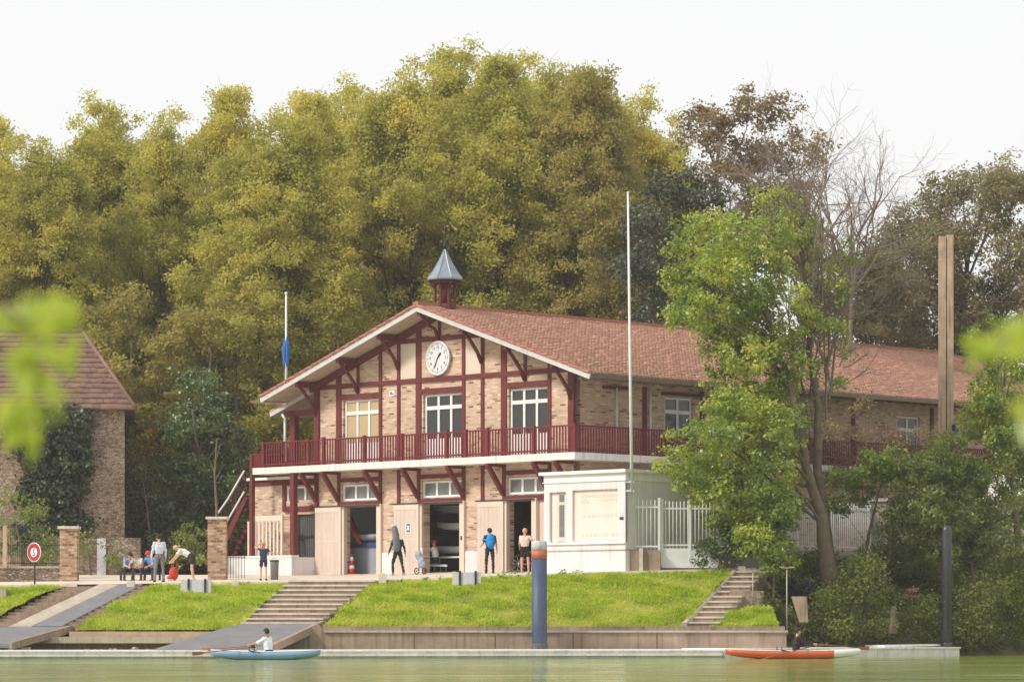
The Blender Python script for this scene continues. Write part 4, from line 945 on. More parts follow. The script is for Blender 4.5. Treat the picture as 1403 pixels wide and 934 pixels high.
# ------------------------------------------------------------------ trees behind the house
def tree_variant(seed, H, Rm, n, mt, size, per, low=.12, sparse=0.):
    """a tall plane tree: upright plumes of fine foliage carried by steep limbs"""
    rng = np.random.default_rng(seed); lobes, plumes = [], []
    for i in range(26):
        f = rng.random() ** .9; zc_ = H * (low + (.93 - low) * f); env = Rm * max(.05, math.sin(math.pi * (.17 + .80 * f)) ** .8)
        a = rng.uniform(0, 2 * math.pi); q = env * math.sqrt(rng.uniform(.05, 1)) * .95
        plumes.append((q * math.cos(a), q * math.sin(a), zc_, rng.uniform(1.0, 1.9), rng.uniform(2.2, 4.2)))
    plumes.append((0, 0, H - 3.2, 1.3, 3.2))
    for i in range(int(n * .55)):       # foliage between the plumes closes the crown
        f = rng.random() ** .9; z = H * (low + (.90 - low) * f); env = Rm * max(.05, math.sin(math.pi * (.17 + .80 * f)) ** .7)
        a = rng.uniform(0, 2 * math.pi); q = env * rng.random() ** .4
        if rng.random() > sparse: lobes.append((q * math.cos(a), q * math.sin(a), z, rng.uniform(.45, .95)))
    for i in range(n):
        x, y, z, r, h = plumes[int(rng.integers(0, len(plumes)))]
        d = rng.normal(size=3); d /= np.linalg.norm(d); k = rng.random() ** .45
        if rng.random() < sparse and d[2] < .1: continue
        zz = z + d[2] * h * k; r2 = r * (1 - .35 * max(0, d[2] * k))
        if zz > H - .4 or zz < 1: continue
        lobes.append((x + d[0] * r2 * k + d[2] * .3, y + d[1] * r2 * k, zz, rng.uniform(.35, .85)))
    cr = leaf_mesh('crown', rng, lobes, 9, per, size, .7, .56, .35, .25, .2); cr.materials.append(mt)
    tp, tr = poly_trunk([(0, 0, -.5), (.2, .1, H * .25), (-.2, .2, H * .5), (.1, 0, H * .88)], [.36, .28, .18, .04])
    m = MB(); m.tube(tp, tr, 9)
    for (x, y, z, r, h) in plumes:
        b = max(i for i in range(len(tp)) if tp[i].z < max(1.5, z - h * .6 - 1.1 * math.hypot(x, y))) if z - h * .6 - 1.1 * math.hypot(x, y) > 0 else 2
        pts = curve(tp[b], (x, y, z + h * .5), rng, 6, .12, -.03); r0 = min(tr[b] * .5, .11)
        m.tube(pts, [r0 * (1 - .8 * q / 6) for q in range(7)], 5, caps=False)
        for _ in range(6):
            s_ = pts[int(rng.integers(2, 7))]; d = Vector((rng.normal() * .7, rng.normal() * .7, rng.uniform(.3, 1.2))).normalized()
            m.tube(curve(s_, s_ + d * rng.uniform(1, 2.2), rng, 3, .2), [r0 * .3, r0 * .24, r0 * .16, r0 * .06], 4, caps=False)
    tk = m.mesh('trunk'); tk.materials.append(M['bark_dark'])
    return cr, tk, H
VAR = [tree_variant(11, 28, 5.6, 620, M['plane'], .165, 58), tree_variant(12, 28, 5.8, 540, M['plane'], .165, 54, .12, .4),
       tree_variant(13, 28, 5.6, 600, M['plane2'], .165, 58), tree_variant(14, 28, 6.0, 660, M['plane'], .165, 58)]
def bg_tree(label, u, v, Y, var, rot, wide=1.):
    cr, tk, H = VAR[var]; X = WX(u, Y); zb = 3.2; k = (WZ(v, Y) - zb) / H
    t = thing('plane_tree', label, 'tree', (X, Y, zb), rot, 'tall trees behind the boathouse'); t.scale = (k * wide, k * wide, k)
    link('crown', cr, None, t); link('trunk', tk, None, t)
for a in [
    ('yellow green tree cut by the left edge of the photo, tallest there', -25, 150, 160, 0, .3, 1.1),
    ('yellow green tree in the dip of the treetops above the stone house', 55, 182, 157, 1, 1.7, 1.),
    ('golden green tree with a pointed top just right of the stone house gable', 143, 124, 164, 3, 2.9, .95),
    ('airy tree with sky showing through the middle of its crown, above the leftmost pillar', 222, 148, 160, 1, 4.2, .8),
    ('tall narrow tree peaking between the stone house and the blue flag', 302, 114, 166, 0, 5.3, .9),
    ('broad olive tree directly behind the furled blue flag', 372, 142, 156, 3, .9, 1.05),
    ('yellowish tree behind the left roof slope, right of the blue flag', 442, 120, 163, 0, 2.2, 1.),
    ('olive tree with a small peak left of the highest treetop', 492, 102, 168, 3, 3.6, .95),
    ('tree forming the left shoulder of the highest treetop', 560, 84, 160, 1, 4.9, 1.),
    ('highest tree of the row, directly above the roof cupola', 622, 54, 167, 3, 5.9, 1.),
    ('second highest tree, right of the cupola', 690, 66, 160, 0, 1.2, 1.),
    ('olive brown tree above the middle of the long roof', 748, 74, 166, 1, 2.6, .95),
    ('brownish tree just left of the tall white flagpole', 812, 86, 158, 2, 3.9, .95),
    ('thin topped tree behind the tall white flagpole, last of the bright row', 880, 118, 165, 3, 5.1, .85),
    ('brown green tree deep behind the blue flag, lower than its neighbours', 330, 220, 176, 2, .4, 1.1),
    ('brown green tree deep behind the left roof slope, lower than its neighbours', 470, 200, 176, 2, 2.0, 1.2),
    ('brown green tree deep behind the cupola, lower than its neighbours', 600, 180, 177, 2, 3.1, 1.2),
    ('brown green tree deep behind the long roof, lower than its neighbours', 760, 190, 177, 2, 4.4, 1.2),
    ('green brown tree filling the gap at the left edge behind the stone house', -10, 235, 174, 2, .8, 1.3),
    ('green brown tree deep behind the gap between stone house and boathouse', 205, 235, 175, 2, 3.3, 1.3),
    ('brown green tree deep behind the stone house, lower than its neighbours', 90, 260, 178, 2, 5.4, 1.2),
]: bg_tree(*a)

def plant(name, label, cat, L, Y, depth, mt, size=.14, dens=14, per=26, sub=.28, base=None, tr=.1, path=None, bark='bark', seed=1, group=None, extra=0, twigs=2, aspect=.62, droop=0.):
    rng = np.random.default_rng(seed); lobes = px_lobes(rng, L, Y, depth)
    for _ in range(extra):        # more lobes spread through the depth of the crown
        i = int(rng.integers(0, len(L))); x, y, z, r = lobes[i]; lobes.append((x + rng.normal() * r * .4, y + rng.uniform(-depth, depth), z + rng.normal() * r * .35, r * rng.uniform(.6, .95)))
    if base is None: base = (sum(l[0] for l in L) / len(L), None)
    X = WX(base[0], Y); zb = gz(X, Y) if base[1] is None else WZ(base[1], Y)
    o = Vector((X, Y, zb)); t = thing(name, label, cat, o, 0, group)
    loc = [(x - X, y - Y, z - zb, r) for x, y, z, r in lobes]
    link('crown', leaf_mesh('crown', rng, loc, dens, per, size, aspect, sub, .5, .4, droop), mt, t)
    m = MB()
    if tr:
        if path is None:
            top = max(loc, key=lambda l: l[2]); path = [(0, 0, -.3), (top[0] * .3, 0, top[2] * .4), (top[0] * .8, top[1] * .3, top[2] * .85)]; rad = [tr, tr * .75, tr * .3]
        else:
            rad = [p[2] for p in path]; path = [tuple(W(u, v, Y) - o) for u, v, _ in path]
        tp, rr_ = poly_trunk(path, rad, wob=tr * .15)
        m.tube(tp, rr_, 10); limbs(m, rng, tp, rr_, loc, tr * .3, twigs); m.build('trunk', M[bark], t)
    return t, o
plant('dark_tree', 'dark evergreen tree behind the flagpole, below the copper crown', 'tree',
      [(895,300,40),(950,262,42),(925,340,44),(880,365,40),(985,300,40),(890,420,36),(940,400,44),(1010,350,36),(985,390,40),(880,460,40),(940,470,50),(900,250,24)], 150, 3, M['darkleaf'], .20, 10, 60, .5, (930, 780), .3, seed=21, extra=12)
plant('copper_tree', 'rounded copper brown tree at the right of the treetops beside the bare branches', 'tree',
      [(1000,175,36),(960,195,34),(1045,165,34),(1078,205,38),(1020,225,42),(1105,258,30),(962,150,18),(1065,262,40),(985,250,34),(1040,300,44),(1090,310,40),(1110,225,22),(1020,140,18),(1000,330,40),(1075,360,44)], 156, 3, M['copper'], .17, 13, 70, .5, (1030, 780), .26, seed=22, extra=8)
plant('grey_brown_tree', 'wide grey brown tree with thin crown behind the tall timber post', 'tree',
      [(1330,245,34),(1290,268,36),(1368,262,38),(1405,275,40),(1250,300,36),(1315,315,48),(1390,345,48),(1240,365,42),(1290,395,46),(1355,410,48),(1205,345,28),(1210,420,36),(1420,410,40),(1270,335,40),(1350,300,40),(1300,350,44),(1380,400,44),(1230,330,30),(1340,460,44),(1290,440,44),(1180,400,36),(1150,440,40),(1240,450,40),(1330,460,40)], 160, 4, M['greybrown'], .165, 15, 74, .55, (1310, 780), .28, seed=23, extra=10)
plant('grey_thicket', 'grey brown thicket filling the gap behind the roof below the leafless tree', 'thicket',
      [(1130,400,34),(1160,372,28),(1192,382,32),(1150,430,36),(1200,420,36),(1110,350,24),(1230,400,34),(1180,445,34),(1110,430,30),(1215,350,22)], 153, 1.5, M['greybrown'], .165, 15, 64, .5, (1165, 780), .1, seed=27, extra=8, twigs=6)
plant('yellow_green_bush', 'bright yellow green bush behind the roof end at the right', 'bush',
      [(1330,455,24),(1365,440,26),(1312,470,18),(1390,450,26),(1350,480,26),(1395,490,30)], 150, 1.5, M['fresh'], .16, 14, 26, .3, (1360, 700), .12, seed=24, extra=4)
# the bare trees
for (lab, u, v0, v1, Y, sd_) in (('leafless grey tree with fine branches against the sky', 1168, 470, 335, 148, 31), ('leafless thin tree standing against the copper crown', 1100, 470, 300, 147, 33)):
    rng = np.random.default_rng(sd_); o = Vector((WX(u, Y), Y, 3.3)); t = thing('bare_tree', lab, 'tree', o)
    m = MB(); z0, z1 = WZ(v0, Y) - 3.3, WZ(v1, Y) - 3.3
    m.tube([(-.4, 0, -.4), (-.3, 0, z0 * .5), (-.1, 0, z0), (0, 0, z1)], [.14, .11, .09, .07], 8)
    for i in range(14):
        a = rng.uniform(-.9, .9) + (.25 if sd_ == 31 else 0); d = Vector((math.sin(a), rng.normal() * .35, math.cos(a))).normalized()
        bare(m, rng, Vector((0, 0, z1 - rng.uniform(0, 2.5))), d, rng.uniform(2.4, 3.6), .06, 4, .55)
    m.build('branches', M['twig'], t)
# big green tree on the right with its forked trunk
plant('green_tree', 'big bright green tree with a forked trunk in front of the long roof', 'tree',
      [(940,320,30),(980,305,32),(1010,330,32),(925,375,24),(955,370,36),(995,375,42),(1040,360,38),(925,432,20),(960,430,36),(1005,430,42),(1050,415,36),(985,490,34),(1020,490,38),(1060,470,30),
       (1005,540,36),(1045,535,40),(1080,520,26),(970,585,32),(1010,595,42),(1055,590,42),(930,640,26),(965,635,36),(1005,650,44),(1050,650,44),(912,650,14),(1030,700,40),(1065,700,36),(1000,695,32),(1050,745,30),(1025,735,28),(1080,730,26),(975,675,32),(1010,670,34),(1040,660,34),(945,665,22),(1000,720,30),(1060,690,34),(1095,690,22),(1085,590,26),(1030,560,34),(1060,575,34),(1000,570,34),(1040,625,34),(1020,460,34),(985,450,30),(1070,520,28),(1085,610,22),(1090,420,22),(1062,545,34),(1088,492,26),(1075,455,26),(1040,480,34),(1080,560,28),(905,640,16),(935,600,20),(1085,650,22)],
      121, 2.4, M['fresh'], .145, 30, 36, .30, (1132, 792), .26,
      [(1136,800,.30),(1126,720,.24),(1108,650,.17),(1096,590,.15),(1080,520,.12),(1056,450,.09),(1030,390,.06),(1000,340,.03)], seed=41, extra=34, droop=.4)
sl_, so_ = plant('slender_tree', 'slender half bare tree with olive leaves rising from the fork beside the big green tree', 'tree',
      [(1060,290,28),(1090,300,28),(1045,265,18),(1080,265,18),(1065,330,26),(1120,300,20),(1140,380,22),(1090,360,26),(1040,320,20),(1110,330,22),(1075,340,26),(1130,360,22),(1150,340,20),(1105,380,22),(1060,260,14),(1150,400,20),(1170,360,16),(1130,445,24),(1152,475,22),(1122,505,22),(1145,525,20),(1100,440,20)],
      122.5, 1.6, M['fresh'], .13, 22, 32, .36, (1136, 792), .2,
      [(1140,800,.24),(1130,710,.20),(1122,640,.17),(1120,560,.15),(1110,480,.12),(1104,400,.09),(1098,330,.06),(1110,260,.03)], seed=42, extra=6, twigs=5)
rng = np.random.default_rng(91); m = MB()
for i in range(16):
    u0 = 1112 + rng.uniform(-16, 26); v0 = rng.uniform(430, 590); p = W(u0, v0, 122.5 + rng.uniform(-.6, .6)) - so_
    bare(m, rng, p, Vector((rng.normal() * .22, rng.normal() * .2, 1)).normalized(), rng.uniform(2.2, 4.2), .05, 3, .5)
for i in range(22):
    p = W(1115 + rng.uniform(-30, 60), rng.uniform(430, 560), 122.5 + rng.uniform(-.6, .6)) - so_
    bare(m, rng, p, Vector((rng.normal(), rng.normal() * .4, .3)).normalized(), rng.uniform(.8, 1.6), .028, 3, .7)
m.build('dead_branches', M['twig'], sl_)
plant('green_bush', 'leafy bush below the white fence, right of the big trunk', 'bush',
      [(1160,650,30),(1190,640,28),(1150,690,20),(1185,680,24),(1215,640,30)], 123, 1.3, M['fresh'], .14, 32, 34, .28, (1180, 790), .08, seed=43, extra=4)
plant('small_tree', 'spreading olive green small tree in front of the roof end, behind the black pile', 'tree',
      [(1240,650,36),(1280,630,34),(1320,650,36),(1250,700,40),(1300,700,44),(1350,700,34),(1220,720,32),(1280,745,40),(1330,750,36),(1200,760,26),(1240,760,30),(1360,735,28),(1300,610,22),(1340,650,26)],
      123.5, 1.8, M['shrub'], .12, 44, 38, .28, (1210, 825), .1, [(1210,832,.12),(1212,780,.10),(1230,720,.08),(1260,660,.05),(1290,620,.03)], seed=44, extra=22, droop=.6)
plant('small_tree', 'thin pale trunked sapling right of the black pile', 'tree',
      [(1370,720,26),(1390,740,28),(1345,760,24),(1400,770,26),(1385,690,20)], 124, 1.2, M['shrub'], .125, 34, 34, .28, (1335, 815), .09, [(1334,818,.11),(1331,765,.09),(1350,735,.05),(1375,710,.03)], seed=45, extra=5)
plant('leafy_tree', 'dense glossy green tree at the right edge beside the timber post', 'tree',
      [(1360,520,26),(1390,510,26),(1350,560,28),(1380,555,34),(1405,560,34),(1370,600,30),(1400,610,36),(1395,660,30),(1365,490,16),(1405,700,30),(1345,585,24),(1360,640,24),(1375,580,30),(1340,545,18)], 126, 1.6, M['fresh'], .135, 46, 38, .28, (1400, 800), .16, seed=46, extra=10)
plant('hedge_bush', 'rounded dark bush at the foot of the small white fence, right of the narrow steps', 'bush',
      [(975,748,20),(1000,740,22),(1025,750,22),(990,762,16),(1012,730,20),(1040,745,18),(965,755,14)], 120.9, .5, M['laurel'], .11, 60, 30, .2, (1000, 782), .05, seed=47, extra=5)
plant('green_bush', 'yellow green bush beside the pale lamp post and narrow steps', 'bush',
      [(1048,770,18),(1062,755,18),(1070,785,18),(1050,795,14),(1080,765,14)], 119.5, .6, M['fresh'], .12, 26, 22, .22, (1060, 815), .05, seed=48, extra=5)
for k_, (lab, L) in enumerate((('leafy bush on the overgrown bank just right of the forked trunk', [(1165,790,24),(1185,775,24),(1150,815,20),(1190,805,22)]), ('leafy bush on the overgrown bank left of the cut stump', [(1180,840,18),(1200,825,20),(1165,850,16),(1205,850,14)]),
    ('leafy bush on the overgrown bank between the stump and the black pile', [(1245,845,20),(1268,830,22),(1260,858,16),(1235,862,14),(1280,850,18)]), ('leafy bush on the overgrown bank right of the black pile', [(1330,830,24),(1355,815,26),(1345,850,22),(1320,855,16)]),
    ('leafy bush on the overgrown bank at the right edge of the photo', [(1390,830,26),(1403,800,26),(1380,855,20),(1410,850,22)]), ('low leafy bush on the overgrown bank behind the leaning slab', [(1125,840,18),(1140,825,20),(1120,860,14),(1150,855,16)]))):
    Yb = 117.6 + max(0, (L[0][0] - 1150)) * .018
    plant('bank_bush', lab, 'bush', L, Yb, .5, M['cover'], .12, 44, 28, .5, (L[0][0], L[0][1] + 20), .04, seed=140 + k_, group='bushes on the overgrown bank', extra=5)
plant('brown_bush', 'brownish autumn bush below the balcony behind the green bushes', 'bush',
      [(1160,600,24),(1200,590,26),(1240,600,22),(1280,600,20),(1180,560,18),(1130,590,20)], 131, 1.2, M['copper'], .13, 18, 26, .3, (1200, 780), .08, seed=49, extra=4, twigs=6)
plant('orange_bush', 'small rust orange bush on the overgrown bank left of the black pile', 'bush', [(1250,808,10),(1256,816,10),(1246,820,10)], 119.5, .2, M['copper'], .10, 40, 24, .15, (1250, 826), .03, seed=50)
# left side
plant('laurel_tree', 'blue green laurel tree between the stone house and the boathouse', 'tree',
      [(275,530,24),(290,545,24),(262,560,26),(300,580,26),(240,590,26),(270,600,34),(310,620,30),(235,640,28),(265,650,36),(300,665,34),(330,640,24),(225,690,28),(260,710,36),(300,715,34),(330,690,26),(335,600,18)],
      147, 1.8, M['laurel'], .165, 24, 36, .32, (285, 785), .14, seed=61, extra=14)
plant('dark_shrub', 'dark shrub filling the corner behind the crouching group', 'shrub',
      [(195,740,24),(215,715,26),(195,690,22),(230,745,28),(190,650,18),(260,755,22)], 143.5, 1.2, M['ivy'], .15, 24, 34, .3, (210, 785), .08, seed=62, extra=6)
plant('olive_shrub', 'olive shrub behind the bending figure, left of the tall brick pillar', 'shrub',
      [(250,745,22),(275,750,20),(265,725,22),(240,765,16),(285,770,14)], 139, .8, M['shrub'], .14, 18, 26, .26, (265, 785), .06, seed=63, extra=4)
plant('light_shrub', 'light green shrub behind the outdoor staircase', 'shrub', [(325,690,18),(330,715,18),(318,730,14),(336,740,14),(322,660,12)], 145, .6, M['fresh'], .13, 20, 24, .24, (326, 785), .05, seed=64, extra=3)
plant('yellow_bush', 'small golden bush beside the stone house wall', 'bush', [(200,600,12),(207,612,10),(212,590,9)], 147, .5, M['yellowleaf'], .14, 18, 18, .25, (205, 780), .06, seed=65)
plant('garden_bush', 'dark green garden bush behind the mesh fence at the left edge', 'bush',
      [(15,690,30),(45,705,26),(10,735,30),(50,745,28),(75,735,20),(30,765,24),(70,760,18)], 131, 1., M['shrub'], .13, 18, 26, .26, (35, 790), .06, seed=66, extra=8)
plant('garden_bush', 'low bush between the garden pillar and the stone house doorway', 'bush', [(118,735,16),(130,750,14),(112,755,14),(158,765,12),(165,775,10)], 137, .5, M['shrub'], .13, 20, 24, .24, (125, 790), .05, seed=67, extra=3)
sp = thing('sapling', 'thin bare stemmed sapling rising behind the tall brick pillar', 'tree', (WX(296, 133), 133, 3))
m = MB(); k = lambda u, v: tuple(W(u, v, 133) - Vector((WX(296, 133), 133, 3)))
m.tube([k(296, 795), k(297, 700), k(294, 650), k(297, 600)], [.07, .06, .045, .02], 6)
for a_, b_ in (((294, 660), (304, 640)), ((295, 650), (287, 630)), ((296, 630), (303, 605))): m.tube([k(*a_), k(*b_)], [.03, .01], 5)
m.build('trunk', M['bark'], sp)
for k_, (lab, u0, u1) in enumerate((('brownish understorey tree in the gap beside the stone house roof', 120, 215), ('brownish understorey tree behind the blue green laurel', 215, 300), ('brownish understorey tree behind the balcony end and blue flag', 290, 372))):
    rl = np.random.default_rng(200 + k_); L = [(rl.uniform(u0, u1), v_ + rl.uniform(-12, 12), rl.uniform(22, 34)) for v_ in range(400 + 25 * (k_ % 2), 760, 17)]
    plant('understorey_tree', lab, 'tree', L, 151 + k_, 2., M['plane2'], .19, 11, 52, .45, ((u0 + u1) / 2, 785), .14, seed=201 + k_, group='understorey trees left of the boathouse', extra=4)
# ivy on the stone house
rng = np.random.default_rng(71); L = [(x, y, 23) for x, y in ((50,580),(80,575),(105,575),(45,615),(75,610),(105,605),(60,645),(90,640),(108,635),(50,680),(78,675),(100,670),(65,712),(92,708),(110,720),(40,600),(75,740),(45,735))]
iv = leaf_mesh('ivy', rng, [(x, 141.9 + (x + 16.75) * .119 - abs(y_) * .25, z, r) for (x, y_, z, r) in [(a, rng.normal(), c, d) for a, b, c, d in px_lobes(rng, L, 141.8, .01)]], 90, 34, .17, .8, .35, .1, .3)
tag(link('ivy', iv, M['ivy']), 'dark ivy covering the middle of the stone house wall', 'ivy')
# dry creeper on the far end of the balcony
rng = np.random.default_rng(72); o = BW(16.1, 17.5, 6.5); t = thing('dry_creeper', 'tangle of dry brown creeper on the far balcony under the eaves', 'creeper', o)
m = MB()
for i in range(170):
    y = rng.uniform(-8, 8); p = Vector((C45 * y, C45 * y, rng.uniform(-.2, 2.2))) + Vector((.1, -.1, 0)) * rng.uniform(0, 4)
    bare(m, rng, p, Vector(rng.normal(size=3) * np.array([1, .5, .6]) + np.array([0, 0, .2])).normalized(), rng.uniform(.6, 1.7), .032, 2, .8)
m.build('stems', M['vine'], t)
# overgrown bank and reeds
rng = np.random.default_rng(81); lob = []
for i in range(1500):
    x = 8.9 + 16 * rng.random() ** .9; a = 8.5 * rng.random() ** .8; y = yw(x) + a - .1; r = rng.uniform(.25, .6)
    if x < 9.8 and a > 3.2: continue
    lob.append((x, y, gz(x, y) + r * .3 + (.25 * rng.random()), r))
tag(link('ground_cover', leaf_mesh('ground_cover', rng, lob, 18, 17, .13, .6, .28, .6, .2), M['cover']), 'tangled ivy and weeds covering the right river bank', 'ground cover', kind='stuff')
# far undergrowth that closes the view under the trees
rng = np.random.default_rng(82); lob = []
for i in range(520):
    x = rng.uniform(-34, 40); y = rng.uniform(168, 186); lob.append((x, y, 3 + rng.uniform(0, 9) * (1 if x < -3 else .8), rng.uniform(1.2, 2.4)))
tag(link('undergrowth', leaf_mesh('undergrowth', rng, lob, 6, 22, .42, .7, .6, .5, .3), M['plane2']), 'dim undergrowth below the tall trees behind the boathouse', 'undergrowth', kind='stuff')
t = thing('spiky_plant', 'dark spiky yucca like plant at the foot of the forked trunk', 'plant', (WX(1102, 119.8), 119.8, gz(WX(1102, 119.8), 119.8) + .2))
rng = np.random.default_rng(83); V = []
for c in range(9):
    cx_, cy_, cz_ = rng.normal() * .35, rng.normal() * .25, rng.uniform(.1, 1.0)
    for i in range(90):
        d = rng.normal(size=3); d[2] = abs(d[2]) * .9 - .15; d /= np.linalg.norm(d); Ln = rng.uniform(.5, .95); p = np.array([cx_, cy_, cz_])
        s = np.cross(d, [0, 0, 1]); s = s / (np.linalg.norm(s) + 1e-6) * .02; md = p + d * Ln * .55; tp_ = p + d * Ln - np.array([0, 0, .28 * Ln])
        V.append([p - s, md - s * 1.3, tp_, md + s * 1.3])
V = np.array(V).reshape(-1, 3); link('leaves', np_mesh('leaves', V, np.arange(len(V)).reshape(-1, 4)), M['spiky'], t)
m = MB(); m.tube([(0, 0, -.6), (0, 0, 1.0)], [.12, .08], 7); m.build('stem', M['bark_dark'], t)
# weeds along the top edge of the grass
rng = np.random.default_rng(84)
for lab, L, Y in (('tuft of weeds on the grass edge left of the narrow steps', [(935,786,6),(950,788,6),(985,790,7),(970,789,6)], 120.7), ('leafy weeds on the grass edge at the foot of the white annexe', [(770,786,7),(782,788,6),(792,786,6)], 120.6),
                  ('tall weeds along the grass edge below the second door', [(540,797,6),(560,796,6),(585,796,7),(603,795,8),(618,797,6)], 120.7), ('weeds sprouting at the grass edge left of the blue pile', [(690,790,8),(712,787,10),(728,790,7)], 120.6)):
    plant('weeds', lab, 'weeds', L, Y, .15, M['fresh'], .09, 40, 16, .14, (L[0][0], L[0][1] + 6), 0, seed=int(L[0][0]))

# out of focus branches hanging close to the camera
for lab, L, tw in (('blurred bright leaves on a branch close to the camera at the left edge', [(15,435,30),(45,425,26),(75,432,20),(90,440,14),(20,480,30),(55,490,26),(30,525,24),(60,545,20),(10,560,26),(80,475,16),(30,555,22),(12,585,18),(48,510,22)], [(-60,380),(20,430),(60,470),(50,540)]),
                   ('blurred bright leaves on a branch close to the camera at the right edge', [(1390,455,18),(1368,462,12),(1402,470,18),(1385,475,10)], [(1450,420),(1400,450),(1368,468)]),
                   ('blurred leaf tip close to the camera at the right edge, lower one', [(1398,585,13),(1403,612,14),(1390,560,7)], [(1450,560),(1405,590),(1392,610)])):
    rng = np.random.default_rng(int(L[0][0])); Y = 5.; o = W(*tw[1], Y); t = thing('overhanging_branch', lab, 'branch', o, 0, 'out of focus branches in front')
    lobes = [(x - o.x, y - o.y, z - o.z, r) for x, y, z, r in px_lobes(rng, L, Y, .15)]
    link('leaves', leaf_mesh('leaves', rng, lobes, 5600, 2.0, .07, .32, .026, .3, .2, 1.2), M['nearleaf'], t)
    m = MB(); m.tube([tuple(W(u, v, Y) - o) for u, v in tw], [.006, .004, .003, .001][:len(tw)], 6); m.build('twig', M['bark'], t)

# ------------------------------------------------------------------ people: one continuous body each
SKIN = mat('skin', lin(206, 160, 132), .06, 8, .6); SKIN2 = mat('tanned_skin', lin(176, 128, 100), .06, 8, .6)
FAB = {}
def fab(c):
    if c not in FAB: FAB[c] = mat('fabric', lin(*c), .14, 9, .9, .3, 30)
    return FAB[c]
HAIRC = {'dark': mat('dark_hair', (.03, .022, .016), .3, 20, .7), 'brown': mat('brown_hair', lin(128, 84, 52), .25, 20, .7), 'fair': mat('fair_hair', lin(198, 160, 120), .2, 20, .7),
         'grey': mat('grey_hair', lin(120, 112, 104), .2, 20, .7), 'red': mat('red_cap', lin(190, 70, 66), .1, 8, .8), 'orange': mat('auburn_hair', lin(206, 128, 62), .2, 20, .7)}
EYE = mat('eye_dark', (.02, .015, .012), .05, 20, .3); LIP = mat('lips', lin(170, 100, 90), .05, 20, .5)
def capsule(m, a, b, ra, rb, n=10):
    a, b = Vector(a), Vector(b); d = b - a
    if d.length < 1e-5: d = Vector((0, 0, 1e-4))
    u = d.normalized(); pts, rad = [], []
    for k in range(4): t = (k + .12) / 4 * math.pi / 2; pts.append(a - u * ra * math.cos(t)); rad.append(ra * math.sin(t))
    pts.append(a); rad.append(ra); pts.append(b); rad.append(rb)
    for k in range(3, -1, -1): t = (k + .12) / 4 * math.pi / 2; pts.append(b + u * rb * math.cos(t)); rad.append(rb * math.sin(t))
    m.tube(pts, rad, n)
def vn(*a): return Vector(a).normalized()
